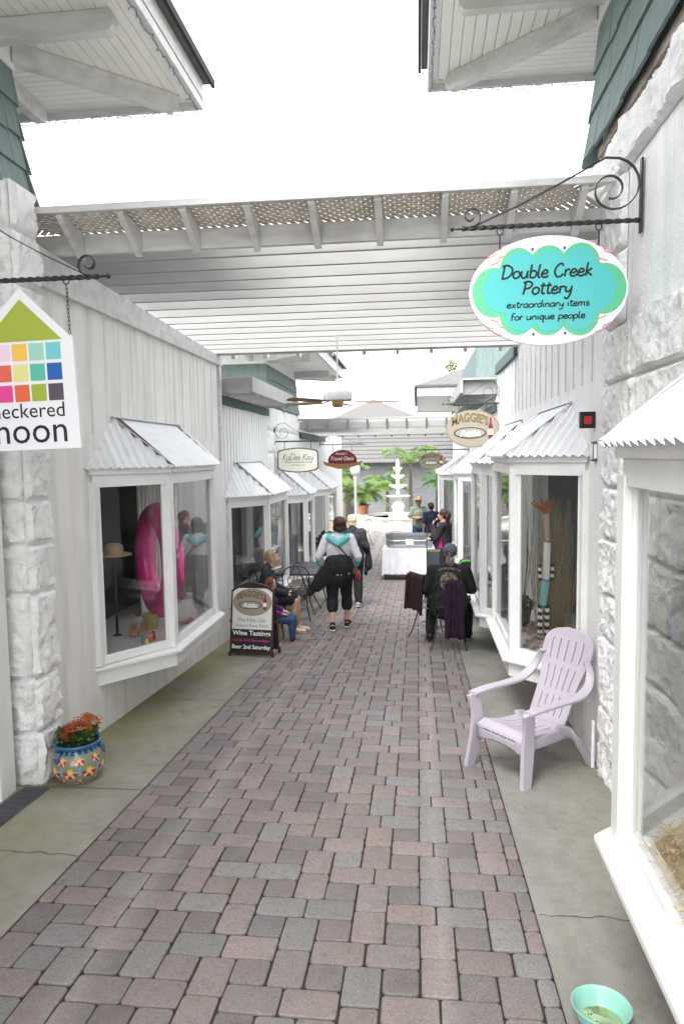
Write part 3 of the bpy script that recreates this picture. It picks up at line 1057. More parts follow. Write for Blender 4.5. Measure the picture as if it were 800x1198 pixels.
# ---- left third shop and beyond
b = thing('shop_building', 'farthest white shop row on the left under the second pergola', 'building', (WL, 19, gz(19)))
mb = MB()
wall_with_hole(mb, WL, WL - .14, 14.92, 23.5, -1.35, 2.45, [(15.45, 18.15, -.55, .95)])
mb.box(-5.9, WL - .14, 23.36, 23.5, -1.35, 2.45)
mb.build('wall', M['boards'], b, world=True)
bt = MB(); batten_wall(bt, -1, WL, 15, 23.4, 1.5, 2.2, .2)
bt.build('wall_battens', M['boards'], b, world=True)
tr = MB(); tr.box(WL, WL + .06, 14.95, 18.9, 2.22, 2.36)
tr.build('green_trim', M['green_trim'], b, world=True)
bay_window(b, -1, WL, 15.4, 16.0, 17.6, 18.2, .46, -.55, .93, rise=.48, over=.1, room='grey_room')
dk = MB(); dk.box(WL + .002, WL + .03, 14.95, 15.28, -1.1, .9)
dk.build('door', M['wood_blade'], b, world=True)
dk = MB(); dk.box(WL + .002, WL + .04, 19.6, 20.6, -1.17, .9)
dk.build('door', M['grey_room'], b, world=True)

# ---- right near building: rough stone, stucco, green shingles
b = thing('corner_building', 'tall near building on the right with rough white stone corner, green shingles and white soffit', 'building', (1.25, 2.5, gz(3)))
mb = MB()
wall_with_hole(mb, WR, WR + .14, -3, 4.74, gz(5) - .2, 3.86, [(1.0, 2.95, .42, 1.86)])
mb.box(WR + .14, 4.6, 4.60, 4.72, gz(5) - .2, 3.86)
mb.box(WR, 4.0, 4.742, 5.06, 3.145, 3.86)
mb.build('wall', M['stucco_r'], b, world=True)
rk = MB()
# jagged quoins and courses on the alley face
zc = [gz(4.5) - .04, .14, .62, .92, 1.28, 1.62, 1.95, 2.28, 2.62]
for i in range(len(zc) - 1):
    yl = 4.18 if i % 2 else 4.10
    rock(rk, -1, WR - .004, yl, 4.74, zc[i], zc[i+1], .036, sd_, res=.014); sd_ += 1
    if zc[i] > 1.9:
        y = yl
        while y > 1.2:
            y2 = y - .7 - .4*random.random()
            rock(rk, -1, WR - .004, y2, y, zc[i], zc[i+1], .045, sd_, res=.02); sd_ += 1
            y = y2
    elif zc[i] < .5 or True:
        rock(rk, -1, WR - .004, 3.1, yl, zc[i], zc[i+1], .035, sd_, res=.02); sd_ += 1
y = 5.05
while y > 1.0:
    y2 = y - .8 - .5*random.random()
    rock(rk, -1, WR - .004, y2, y, 3.50, 3.78, .06, sd_, res=.02); sd_ += 1
    y = y2
for k in range(2):
    rock(rk, -1, WR - .004, 4.35, 4.74, 2.62 + .44*k, 3.06 + .44*k, .05, sd_, res=.02); sd_ += 1
fixn(rk.build('rough_stone_facing', M['rock'], b, world=True, smooth=True, auto=50))
bd = MB(); bd.box(WR - .05, WR + .1, -2.6, 4.9, 3.785, 3.84)
bd.build('ledge_board', mat('brown_stained_board', (.34, .30, .26), .8, (.2, .17, .14), 8), b, world=True)
tower_top(b, 1, 1.24, -2.6, 5.08, 3.86, 4.88, 1.14, .93, flare=.07, rows=3, lights=True)
bay0 = bay_window(b, 1, WR, .55, 1.15, 2.54, 3.02, .49, .41, 1.745, rise=.46, over=.10, room='grey_room', ridge=(.45, .35))

# ---- right first shop
b = thing('shop_building', 'single storey smooth white shop on the right with two bay windows behind the lilac chair', 'building', (WR, 7.8, gz(7.8)))
mb = MB()
wall_with_hole(mb, WR, WR + .14, 4.75, 10.95, gz(11) - .2, 3.14, [(5.32, 7.55, .16, 1.70), (8.04, 10.2, -.12, 1.62)])
mb.box(WR + .14, 4.6, 10.8, 10.95, gz(11) - .2, 3.1)
mb.build('wall', M['stucco_r'], b, world=True)
bt = MB(); batten_wall(bt, 1, WR, 5.0, 10.75, 2.35, 3.05, .30)
bt.box(WR, WR - .015, 10.60, 10.95, 1.7, 3.05)
bt.build('wall_battens', M['paint_old'], b, world=True)
mb = MB(); mb.prism([(5.07, 3.15), (8.9, 3.15), (8.9, 3.3), (5.07, 3.45)], WR, WR + .1, 'x'); mb.build('wall_ledger', M['paint_old'], b, world=True)
tr = MB(); tr.box(WR, WR - .05, 8.9, 10.98, 3.05, 3.2)
tr.build('green_trim', M['green_trim'], b, world=True, bevel=.004)
rf = MB()
rf.add([(WR, 4.8, 3.24), (WR, 10.95, 3.24), (4.6, 10.95, 4.4), (4.6, 4.8, 4.4)], [(0, 1, 2, 3)])
rf.build('roof', M['roof_shingle'], b, world=True)
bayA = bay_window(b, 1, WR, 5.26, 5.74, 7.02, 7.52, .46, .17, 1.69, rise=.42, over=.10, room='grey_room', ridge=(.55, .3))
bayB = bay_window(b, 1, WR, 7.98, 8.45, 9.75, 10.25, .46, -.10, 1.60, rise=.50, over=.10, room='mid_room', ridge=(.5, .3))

# ---- right second building with canopy, tower, bays
b = thing('shop_building', 'white shop on the right beyond the hanging oval sign, with a grey slatted canopy', 'building', (WR, 14, gz(14)))
mb = MB()
wall_with_hole(mb, WR, WR + .14, 10.97, 17.2, -1.4, 2.75, [(12.3, 14.75, -.38, 1.38)])
mb.build('wall', M['stucco_r'], b, world=True)
cn = MB()
for k in range(9):
    y = 11.2 + k*.33
    cn.box(.72, WR, y, y + .04, 2.78, 2.98)
cn.box(.68, .72, 11.1, 14.2, 2.8, 3.0)
cn.box(.72, WR, 11.1, 14.2, 3.0, 3.03)
cn.build('slat_canopy', M['slat'], b, world=True)
tr = MB(); tr.box(WR, WR - .05, 11.0, 14.6, 2.5, 2.62)
tr.build('green_trim', M['green_trim'], b, world=True)
gs = MB()
gs.box(1.05, 3.6, 12.6, 16.5, 3.03, 3.75)
gs.build('shingle_wall', M['shingle'], b, world=True)
bay_window(b, 1, WR, 12.35, 12.9, 14.2, 14.7, .46, -.36, 1.36, rise=.48, over=.1, room='dark_room')

b = thing('corner_building', 'far building on the right with boxed white eaves, grey hipped roof and green shingles', 'building', (WR, 20, -1.175))
mb = MB()
wall_with_hole(mb, WR, WR + .14, 17.22, 24.5, -1.4, 2.7, [(18.5, 21.9, -.6, 1.2)])
mb.box(WR + .14, 4.6, 17.22, 17.36, -1.4, 2.7)
mb.box(WR + .14, 4.6, 24.36, 24.5, -1.4, 2.7)
mb.build('wall', M['boards'], b, world=True)
tower_top(b, 1, WR, 17.8, 23, 2.55, 3.3, 1.25, .8, flare=.05, rows=2, lights=False, beams=False, roof_h=1.3)
bx = MB()
bx.box(-.09, .9, 17.02, 17.6, 3.06, 3.5)
bay_window(b, 1, WR, 18.4, 19.0, 21.5, 22.0, .58, -.6, 1.15, rise=.5, over=.1, room='dark_room')

# ---- courtyard end building with long shingled roof
b = thing('courtyard_building', 'grey sided building closing the courtyard behind the fountain under a low shingled roof', 'building', (-1.5, 34, -1.175))
mb = MB()
mb.box(-16, 14, 34, 34.2, -1.4, 1.55)
for k in range(14):
    mb.box(-16, 14, 33.985, 33.999, -1.17 + k*.19, -1.0 + k*.19)
mb.build('wall', M['far_wall'], b, world=True)
rf = MB()
n = 12
for k in range(n):
    y0_, z0_ = 33.4 + k*.42, 1.45 + k*.20
    rf.box(-17, 15, y0_, y0_ + .50, z0_, z0_ + .05)
    rf.add([(-17, y0_ + .02, z0_ + .02), (15, y0_ + .02, z0_ + .02), (15, y0_ + .46, z0_ + .21), (-17, y0_ + .46, z0_ + .21)], [(0, 1, 2, 3)])
rf.build('roof', M['roof_shingle'], b, world=True)
hp = MB()
hp.add([(-5.0, 36.5, 3.55), (.6, 36.5, 3.55), (.6, 41, 3.55), (-5.0, 41, 3.55), (-2.4, 38.7, 4.95)], [(0, 1, 4), (1, 2, 4), (2, 3, 4), (3, 0, 4), (3, 2, 1, 0)])
hp.build('roof_cupola', M['roof_shingle'], b, world=True)
dw = MB()
for x in (-5.2, -3.6, .9):
    dw = MB(); dw.box(x, x + .55, 33.95, 33.98, -1.1, .9)
    dw.build('door', M['dark_room'], b, world=True)

# ------------------------------------------------------------------ pergolas
def pergola(label, y0, y1, zf, zbk, xl, xr, ntail, nslat, lat=True, ly0=.32, xe=0, pm=None):
    pm = pm or M['paint_old']
    p = thing('pergola', label, 'pergola', ((xl + xr)/2, (y0 + y1)/2, zbk))
    wz = lambda y: zf + (zbk - zf)*(y - y0)/(y1 - y0)
    f = MB(); f.box(xl - xe, xr + .03, y0, y0 + .045, zf + .01, zf + .15)
    f.build('fascia_board', pm, p, world=True, bevel=.004)
    rnd = random.Random(4)
    for k in range(nslat):
        y = y0 + .16 + (y1 - y0 - .32)*k/(nslat - 1)
        z = wz(y)
        s_ = MB()
        tl = rnd.uniform(-.006, .006)
        xl_ = xl - xe*2
        dx_ = rnd.uniform(-.006, .006)
        q = [(y, z), (y + .035, z), (y + .080, z + .215), (y + .045, z + .215)]
        s_.add([(xl_, a_, b_ + tl) for a_, b_ in q] + [(xr, a_ + dx_, b_ - tl) for a_, b_ in q], [(0, 1, 2, 3), (7, 6, 5, 4), (0, 4, 5, 1), (1, 5, 6, 2), (2, 6, 7, 3), (3, 7, 4, 0)])
        fixn(s_) if False else None
        fixn(s_.build('slat', M['slat'], p, world=True, bevel=.003))
    bb = MB(); bb.box(xl, xr, y1 - .06, y1, zbk, zbk + .19)
    bb.build('back_board', pm, p, world=True, bevel=.004)
    for k in range(ntail):
        x = xl + (xr - xl)*(k + .55)/ntail
        t = MB()
        t.prism([(y0 - ly0 + .005, zf + .20), (y0 - .001, zf + .145), (y0 - .001, zf - .03), (y0 - .03, zf - .03), (y0 - ly0 + .005, zf + .16)], x - .022, x + .022, 'x')
        t.build('rafter_tail', pm, p, world=True, bevel=.003)
        t2 = MB()
        t2.prism([(y1 + .001, zbk + .13), (y1 + .24, zbk + .11), (y1 + .24, zbk + .06), (y1 + .1, zbk - .03), (y1 + .001, zbk - .04)], x - .022, x + .022, 'x')
        t2.build('back_tail', pm, p, world=True, bevel=.003)
    e = MB(); e.box(xl - xe - (.12 if lat else 0), xr, y0 - ly0 - .03, y0 - ly0, zf + .18, zf + .225)
    e.build('front_rail', pm, p, world=True, bevel=.004)
    if lat:
        l = MB()
        # diagonal lattice from the front rail back over the fascia
        ya, yb = y0 - ly0, y0 + .03
        for lay, sg in ((0, 1), (1, -1)):
            zA, zB = zf + .208 + lay*.007, zf + .158 + lay*.007
            x = xl - xe - .1
            while x < xr + .05:
                p0, p1 = (x, ya), (x + (yb - ya), yb)
                if sg < 0: p0, p1 = (x + (yb - ya), ya), (x, yb)
                # clip to the bay between the walls
                if max(p0[0], p1[0]) < xr + .06:
                    l.bar((p0[0], p0[1], zA), (p1[0], p1[1], zB), .036, .006)
                x += .062
        l.build('lattice', M['lattice'], p, world=True)
    return p
pergola('large slatted pergola with front lattice spanning the alley overhead, the nearer one', 4.8, 8.82, 3.29, 3.15, WL - .02, 1.22, 9, 14, xe=.16)
pergola('small far pergola crossing the alley beyond the ceiling fan', 14.95, 17.6, 2.42, 2.34, WL + .02, WR - .02, 9, 8, lat=False, ly0=.16, pm=M['slat'])

# ------------------------------------------------------------------ lettering
GL = {
 'D': (1.3, [[(.2,1.8),(.15,.9),(.1,0)], [(-.1,1.7),(.5,1.85),(1.1,1.45),(1.15,.75),(.7,.12),(0,0)]]),
 'o': (.95, [[(.5,1),(.15,.8),(.05,.35),(.35,0),(.75,.2),(.82,.7),(.5,1)]]),
 'u': (1.05, [[(.1,1),(.1,.3),(.35,0),(.68,.2),(.8,1)], [(.8,1),(.8,.2),(.98,0)]]),
 'b': (.95, [[(.15,1.85),(.1,.9),(.1,.1)], [(.1,.7),(.45,1),(.8,.7),(.75,.2),(.4,0),(.1,.15)]]),
 'l': (.48, [[(.18,1.85),(.1,.9),(.15,.1),(.4,.05)]]),
 'e': (.9, [[(.08,.5),(.5,.52),(.72,.75),(.4,1.02),(.05,.6),(.12,.15),(.5,0),(.85,.25)]]),
 'C': (1.2, [[(1.0,1.45),(.75,1.82),(.3,1.55),(.05,.8),(.3,.1),(.75,.02),(1.1,.4)]]),
 'r': (.68, [[(.1,1),(.12,.5),(.1,0)], [(.1,.55),(.3,.95),(.65,.92)]]),
 'k': (.85, [[(.18,1.85),(.12,.9),(.1,0)], [(.72,1),(.15,.5)], [(.15,.5),(.45,.3),(.8,0)]]),
 'P': (1.1, [[(.2,1.8),(.15,.9),(.05,0)], [(-.1,1.65),(.5,1.85),(1,1.5),(.75,.95),(.15,.8)]]),
 't': (.7, [[(.32,1.6),(.25,.8),(.3,.08),(.65,.12)], [(0,1.15),(.65,1.2)]]),
 'y': (.95, [[(.1,1),(.15,.35),(.45,.2),(.75,.5)], [(.82,1),(.75,-.1),(.45,-.75),(.05,-.55)]]),
 'x': (.85, [[(.1,1),(.4,.5),(.75,0)], [(.72,1),(.4,.5),(.05,0)]]),
 'a': (.98, [[(.75,.9),(.4,1),(.05,.5),(.25,.02),(.6,.15),(.78,.6)], [(.8,1),(.76,.3),(.92,0)]]),
 'd': (1.0, [[(.75,.85),(.4,1),(.05,.5),(.25,.02),(.6,.15),(.78,.6)], [(.84,1.85),(.78,.8),(.82,0)]]),
 'i': (.42, [[(.15,1),(.12,.4),(.28,.02)], [(.2,1.4),(.22,1.46)]]),
 'n': (.98, [[(.1,1),(.1,.5),(.1,0)], [(.1,.55),(.45,1),(.75,.75),(.72,.3),(.88,0)]]),
 'm': (1.4, [[(.1,1),(.1,0)], [(.1,.6),(.35,1),(.6,.75),(.58,0)], [(.6,.6),(.9,1),(1.15,.75),(1.12,.3),(1.3,0)]]),
 's': (.8, [[(.65,.85),(.35,1.02),(.12,.75),(.4,.52),(.65,.28),(.35,0),(.05,.15)]]),
 'f': (.7, [[(.7,1.7),(.4,1.85),(.22,1.3),(.2,.5),(.15,-.2)], [(0,.95),(.55,1)]]),
 'q': (.98, [[(.75,.85),(.4,1),(.05,.5),(.25,.05),(.6,.2),(.78,.7)], [(.8,1),(.76,0),(.74,-.7),(.95,-.6)]]),
 'p': (.95, [[(.12,1),(.1,.2),(.08,-.75)], [(.1,.7),(.45,1),(.8,.7),(.72,.2),(.4,0),(.1,.15)]]),
 'K': (1.1, [[(.2,1.8),(.12,.9),(.1,0)], [(.95,1.8),(.15,.85)], [(.15,.85),(.5,.5),(1.05,0)]]),
 ' ': (.6, []),
}
def stroke_text(mb, txt, xc, z, width, y=0.0, weight=.09, slant=.08, xs=1.0):
    tot = sum(GL[c][0] for c in txt)
    k = width/tot
    x = xc - width/2
    for c in txt:
        w_, st = GL[c]
        for s in st:
            p = catmull([(a, b, 0) for a, b in s], 5) if len(s) > 2 else [Vector((a, b, 0)) for a, b in s]
            mb.tube([(x + (q.x + q.y*slant)*k, y, z + q.y*k*xs) for q in p], weight*k, 6, flat=(0, 1, 0))
        x += w_*k
    return k

def font_text(mb, txt, xc, z, width, y=0.0, height=None, bold=0.0, depth=.001, align='C', m=0, arc=0.0, shear=0.0):
    """typeset words (Blender's own face) as flat raised letters in the x-z plane facing -y"""
    cu = bpy.data.curves.new('t', 'FONT')
    cu.body = txt
    cu.offset = bold
    cu.extrude = .5
    cu.shear = shear
    cu.resolution_u = 3
    o = bpy.data.objects.new('t', cu)
    COL.objects.link(o)
    me = bpy.data.meshes.new_from_object(o.evaluated_get(bpy.context.evaluated_depsgraph_get()))
    vs = [v.co.copy() for v in me.vertices]
    fs = [tuple(p.vertices) for p in me.polygons]
    bpy.data.objects.remove(o)
    bpy.data.curves.remove(cu)
    bpy.data.meshes.remove(me)
    if not vs: return
    x0, x1 = min(v.x for v in vs), max(v.x for v in vs)
    y0, y1 = min(v.y for v in vs), max(v.y for v in vs)
    k = width/(x1 - x0)
    kz = k if height is None else height/(y1 - y0)
    out = []
    for v in vs:
        u = (v.x - x0)*k - width/2
        zz = z + (v.y - (y0 if height is not None else 0))*kz
        if arc: zz += arc*(1 - (2*u/width)**2)
        out.append((xc + u, y - (v.z + .5)*depth, zz))
    mb.add(out, [f[::-1] for f in fs] if False else fs, m)

def flat_shape(mb, pts, y, t=.0015, m=0):
    mb.prism(pts, y - t, y, 'y', m)
def ell(cx, cz, rx, rz, n=48):
    return [(cx + rx*math.cos(2*PI*i/n), cz + rz*math.sin(2*PI*i/n)) for i in range(n)]
def star_union(shapes, n=220):
    out = []
    for i in range(n):
        a = 2*PI*i/n
        c, s = math.cos(a), math.sin(a)
        best = .01
        for (cx, cz, rx, rz) in shapes:
            A = (c/rx)**2 + (s/rz)**2
            B = -2*(c*cx/rx**2 + s*cz/rz**2)
            Cc = (cx/rx)**2 + (cz/rz)**2 - 1
            D = B*B - 4*A*Cc
            if D > 0:
                t = (-B + math.sqrt(D))/(2*A)
                best = max(best, t)
        out.append((c*best, s*best))
    return out

def cm(name, c, rough=.5, **k): return mat(name, c, rough, **k)
M['sign_white'] = cm('sign_white_paint', (.80, .80, .83), .4)
M['sign_green'] = cm('sign_green_paint', (.11, .52, .27), .4)
M['sign_turq'] = cm('sign_turquoise_paint', (.085, .50, .50), .4)
M['ink'] = cm('black_lettering', (.012, .014, .016), .5)
M['sign_red'] = cm('sign_red_paint', (.75, .07, .06), .5)
M['sign_blue'] = cm('sign_blue_paint', (.05, .06, .35), .5)
M['sign_olive'] = cm('sign_olive_paint', (.36, .42, .05), .5)
M['cream'] = cm('sign_cream_paint', (.78, .78, .66), .5)
M['beige'] = cm('sign_beige_paint', (.25, .215, .165), .55)
M['beige2'] = cm('sign_tan_paint', (.31, .27, .215), .55)
M['gold'] = cm('sign_mustard_paint', (.20, .17, .05), .5)
M['wine'] = cm('sign_wine_paint', (.20, .02, .05), .5)
M['maroon'] = cm('sign_maroon_paint', (.09, .012, .016), .45)
M['brown'] = cm('dark_brown_stain', (.045, .022, .016), .55)
M['tanwood'] = cm('carved_tan_wood', (.26, .13, .055), .6)
M['ltext'] = cm('white_lettering', (.80, .80, .78), .5)
M['pinktext'] = cm('magenta_lettering', (.62, .03, .20), .5)

def bracket(label, s, xw, y, z, length, plate=.40, scale=1.0, tip_scroll=True, group='wrought iron sign brackets'):
    """iron bracket: wall plate, twisted bar, curled strap; s=+1 hangs from the right wall"""
    t = thing('sign_bracket', label, 'bracket', (xw, y, z), 0, group)
    d = -s
    p = MB(); p.box(0, d*.012, -.018, .018, -.07*scale, plate - .07*scale)
    p.build('wall_plate', M['iron'], t, bevel=.002)
    br = MB()
    n = 90
    r = .014*scale
    vs, fs = [], []
    for i in range(n + 1):
        x = d*(.012 + (length - .07)*i/n)
        a0 = i*.32
        for k in range(4):
            a = a0 + PI/2*k
            vs.append((x, math.cos(a)*r, math.sin(a)*r))
    for i in range(n):
        for k in range(4):
            l = (k + 1) % 4
            fs.append((i*4 + k, i*4 + l, i*4 + 4 + l, i*4 + 4 + k))
    br.add(vs, fs)
    br.tube([(d*(length - .06), 0, 0), (d*(length - .02), 0, 0)], .007*scale, 8)
    br.ball((d*(length - .005), 0, 0), .013*scale, 8)
    br.build('twisted_bar', M['iron'], t, smooth=True, auto=40)
    st = MB()
    # strap: from a small curl near the tip along the diagonal, over the top, round and into the inner scroll
    pts = []
    if tip_scroll:
        cx, cz, R = d*(length - .11), .065, .062
        for i in range(26):
            a = -PI/2 + 2.3*PI*(1 - i/25) * 1.0
            rr = R*(.28 + .72*i/25)
            pts.append((cx + d*math.cos(a)*rr*-1, 0, cz + math.sin(a)*rr))
    big = .19*scale
    cx2, cz2 = d*(.03 + big*.62), plate*.52 - .02
    pts += [(d*(length*.62), 0, plate*.30), (d*(length*.42), 0, plate*.55), (cx2 + d*.05, 0, cz2 + .155)]
    for i in range(30):
        a = PI*.45 - i/29*3.05*PI
        rr = .15*(1 - .78*i/29)
        sh = i/29
        pts.append((cx2 - d*math.cos(a)*rr*-1*-1 + d*.02*sh, 0, cz2 - .01*sh - .02*sh + math.sin(a)*rr))
    pts = [Vector(q) for q in pts]
    vs, fs = [], []
    for i, q in enumerate(pts):
        tg = (pts[min(i + 1, len(pts) - 1)] - pts[max(0, i - 1)]).normalized()
        nn = Vector((0, 1, 0)).cross(tg).normalized()*.0028
        for (a, b_) in ((-1, -.011), (1, -.011), (1, .011), (-1, .011)):
            vs.append(q + nn*a + Vector((0, b_*scale, 0)))
    for i in range(len(pts) - 1):
        for k in range(4):
            l = (k + 1) % 4
            fs.append((i*4 + k, i*4 + l, i*4 + 4 + l, i*4 + 4 + k))
    st.add(vs, fs)
    fixn(st.build('curled_strap', M['iron'], t, smooth=True, auto=50))
    return t

def hook(root, x, ztop, zbot, chain=False):
    h = MB()
    ring = [(x + math.cos(a)*.017, 0, ztop - .012 + math.sin(a)*.020) for a in [2*PI*i/14 for i in range(14)]]
    h.tube(ring, .0035, 6, closed=True)
    h.build('hanging_ring', M['iron'], root)
    if not chain:
        b_ = MB(); b_.bar((x, -.003, ztop - .03), (x, -.003, zbot), .010, .006, up=(0, 1, 0))
        b_.build('hanging_strap', M['iron'], root)
    else:
        n = max(3, int((ztop - .03 - zbot)/.020))
        c = MB()
        for i in range(n):
            zc_ = ztop - .035 - (ztop - .035 - zbot)*i/n
            pl = i % 2
            c.tube([(x + (math.cos(a)*.006 if pl else 0), (0 if pl else math.cos(a)*.006), zc_ - .01 + math.sin(a)*.014) for a in [2*PI*j/10 for j in range(10)]], .0018, 5, closed=True)
        c.build('chain', M['iron'], root)

# ---- right hand turquoise sign
bracket('black twisted iron bracket holding the turquoise oval pottery sign on the right wall', 1, WR - .01, 4.08, 3.122, 1.04)
t = thing('hanging_sign', 'white oval sign with green and turquoise cloud shape lettered for a pottery shop', 'sign', (.735, 4.08, 2.755), 0, 'signs hanging over the alley')
a_, b_ = .436, .302
o = MB(); flat_shape(o, ell(0, 0, a_, b_, 96), 0, .022)
o.build('board', M['sign_white'], t, bevel=.003)
S_ = [(-.38,.42,.23,.38),(0.0,.44,.24,.38),(.40,.46,.24,.38),(-.38,-.42,.23,.38),(0,-.44,.24,.38),(.40,-.46,.24,.38),(-.68,0,.28,.46),(.70,0,.27,.46),(0,0,.78,.42),(0,0,.55,.52)]
o = MB(); flat_shape(o, [(x*a_, z*b_) for x, z in star_union(S_)], -.0222, .0012)
o.build('green_cloud', M['sign_green'], t)
S2 = [(-.35,.40,.21,.33),(0.02,.42,.20,.33),(.40,.44,.20,.33),(-.33,-.40,.20,.33),(.02,-.42,.20,.33),(.40,-.42,.19,.33),(-.58,.02,.25,.40),(.60,.02,.24,.42),(0,0,.66,.42),(0,0,.5,.5)]
o = MB(); flat_shape(o, [(x*a_, z*b_) for x, z in star_union(S2)], -.0235, .0012)
o.build('turquoise_cloud', M['sign_turq'], t)
o = MB()
stroke_text(o, 'Double Creek', -.01, .073, .495, -.0252, .125, .12, .86)
stroke_text(o, 'Pottery', -.005, -.018, .270, -.0252, .13, .12, .86)
stroke_text(o, 'extraordinary items', 0, -.090, .455, -.0252, .125, .08, .72)
stroke_text(o, 'for unique people', 0, -.158, .410, -.0252, .125, .08, .72)
o.build('lettering', M['ink'], t)
o = MB()
for sx, sz, fl in ((-1, 1, 1), (1, 1, 1), (-1, -1, 1), (1, -1, 1)):
    for k in range(2):
        cx, cz = sx*(.70 - .07*k)*a_, sz*(.68 - .12*k)*b_
        q = [(cx - sx*-.055, -.0228, cz - sz*-.038), (cx + sx*.0, -.0228, cz + sz*.008), (cx - sx*.01 + sx*.012, -.0228, cz - sz*.004), (cx - sx*-.0 + sx*.06, -.0228, cz - sz*.042)]
        o.tube([(cx - sx*.05, -.0228, cz + sz*.035), (cx - sx*.008, -.0228, cz + sz*.022), (cx, -.0228, cz - sz*.004), (cx + sx*.045, -.0228, cz - sz*.02)], .0028, 6, flat=(0, 1, 0))
o.build('red_marks', M['sign_red'], t)
o = MB()
for sx, sz in ((-.20, .76), (.20, .76), (-.18, -.79), (.22, -.79)):
    flat_shape(o, ell(sx*a_, sz*b_, .0075, .0095, 14), -.0222, .0012)
o.build('blue_dots', M['sign_blue'], t)
hook(t, -.265, .367 - .012, .225)
hook(t, .275, .367 - .012, .225)

# ---- left hand checkered house sign
bracket('black twisted iron bracket holding the house shaped checkered sign on the left', -1, WL + .08, 3.5, 2.792, .91)
t = thing('hanging_sign', 'white house shaped sign with a grid of coloured squares and an olive roof triangle', 'sign', (-2.075, 3.5, 2.2), 0, 'signs hanging over the alley')
t.rotation_euler = (0, math.radians(-1.5), 0)
o = MB()
o.prism([(-.30, -.30), (.30, -.30), (.292, .284), (.262, .300), (.015, .548), (-.245, .300), (-.275, .284)], -.012, .012, 'y')
o.build('board', M['sign_white'], t, bevel=.002)
o = MB(); flat_shape(o, [(-.205, .272), (.235, .272), (.015, .490)], -.0122, .0012)
o.build('olive_triangle', M['sign_olive'], t)
cols = {0: [(.55,.75,.80),(.80,.62,.75),(.85,.52,.08),(.32,.62,.50),(.16,.55,.58)],
        1: [(.20,.45,.55),(.75,.13,.08),(.72,.70,.26),(.10,.48,.34),(.015,.11,.42)],
        2: [(.10,.10,.12),(.72,.06,.28),(.75,.13,.05),(.33,.42,.04),(.09,.07,.10)]}
def sqmat(c):
    return mat('square_paint', c, .5)
for r_ in range(3):
    for c_ in range(5):
        o = MB()
        cx, cz = .183 - (4 - c_)*.0945, .215 - r_*.107
        flat_shape(o, [(cx - .041, cz - .044), (cx + .041, cz - .044), (cx + .041, cz + .044), (cx - .041, cz + .044)], -.0122, .0012)
        o.build('coloured_square', sqmat(cols[r_][c_]), t)
o = MB()
font_text(o, 'checkered', -.005, -.128, .455, -.0125)
font_text(o, 'moon', .0, -.262, .455, -.0125)
o.build('lettering', M['ink'], t)
hook(t, .275, .585, .30, chain=True)
hook(t, -.255, .585, .30, chain=True)

# ---- beige oval wine and attic signs
def attic(root, w_, h_, y=0, cx=0, cz=0, board=True):
    o = MB()
    if board: o.prism(ell(cx, cz, w_, h_, 60), y - .02, y, 'y')
    else: flat_shape(o, ell(cx, cz, w_, h_, 60), y, .002)
    o.build('oval_board', M['beige'], root, bevel=.002 if board else 0)
    f = y - (.02 if board else .002)
    o = MB(); flat_shape(o, ell(cx, cz, w_*.95, h_*.93, 60), f - .0002, .001)
    o.build('oval_face', M['beige2'], root)
    o = MB()
    font_text(o, "MAGGIE'S", cx - w_*.10, cz + h_*.12, w_*1.36, f - .0014, height=h_*.50, bold=.035, arc=h_*.24, depth=.001)
    o.build('lettering_outline', M['ink'], root)
    o = MB()
    font_text(o, "MAGGIE'S", cx - w_*.10, cz + h_*.15, w_*1.34, f - .0026, height=h_*.44, bold=.004, arc=h_*.24, depth=.001)
    o.build('lettering', M['gold'], root)
    o = MB(); flat_shape(o, ell(cx - w_*.10, cz - h_*.22, w_*.60, h_*.30, 40), f - .0038, .001)
    o.build('inner_oval_rim', M['ink'], root)
    o = MB(); flat_shape(o, ell(cx - w_*.10, cz - h_*.22, w_*.55, h_*.25, 40), f - .005, .001)
    o.build('inner_oval', cm('oval_grey_paint', (.30, .29, .26)), root)
    o = MB(); font_text(o, 'Attic', cx - w_*.10, cz - h_*.40, w_*.78, f - .0062, height=h_*.34, bold=.03)
    o.build('lettering', M['ltext'], root)
    o = MB()
    bx, bz = cx + w_*.66, cz - h_*.04
    s1, s2 = w_*.085, h_
    flat_shape(o, [(bx - s1, bz - .50*s2), (bx + s1, bz - .50*s2), (bx + s1, bz + .16*s2), (bx + s1*.4, bz + .34*s2), (bx + s1*.4, bz + .62*s2), (bx - s1*.4, bz + .62*s2), (bx - s1*.4, bz + .34*s2), (bx - s1, bz + .16*s2)], f - .0014, .001)
    o.build('painted_bottle', M['wine'], root)
    o = MB(); flat_shape(o, [(bx - s1, bz - .28*s2), (bx + s1, bz - .28*s2), (bx + s1, bz + .02*s2), (bx - s1, bz + .02*s2)], f - .0028, .001)
    o.build('painted_label', M['cream'], root)

bracket('black twisted iron bracket over the larger beige oval sign at the right shop corner', 1, WR, 10.7, 2.60, .86, plate=.38)
t = thing('hanging_sign', 'larger beige oval attic shop sign with painted wine bottle on the right', 'sign', (.84, 10.7, 2.22), 0, 'signs hanging over the alley')
attic(t, .405, .285)
hook(t, -.2, .365, .235); hook(t, .2, .365, .235)
bracket('thin black iron bracket over the smaller far beige oval sign', 1, WR, 17, 1.945, 1.22, plate=.3)
t = thing('hanging_sign', 'smaller beige oval attic shop sign hanging farther down the alley on the right', 'sign', (.362, 17, 1.68), 0, 'signs hanging over the alley')
attic(t, .325, .205)
hook(t, -.16, .255, .17); hook(t, .16, .255, .17)

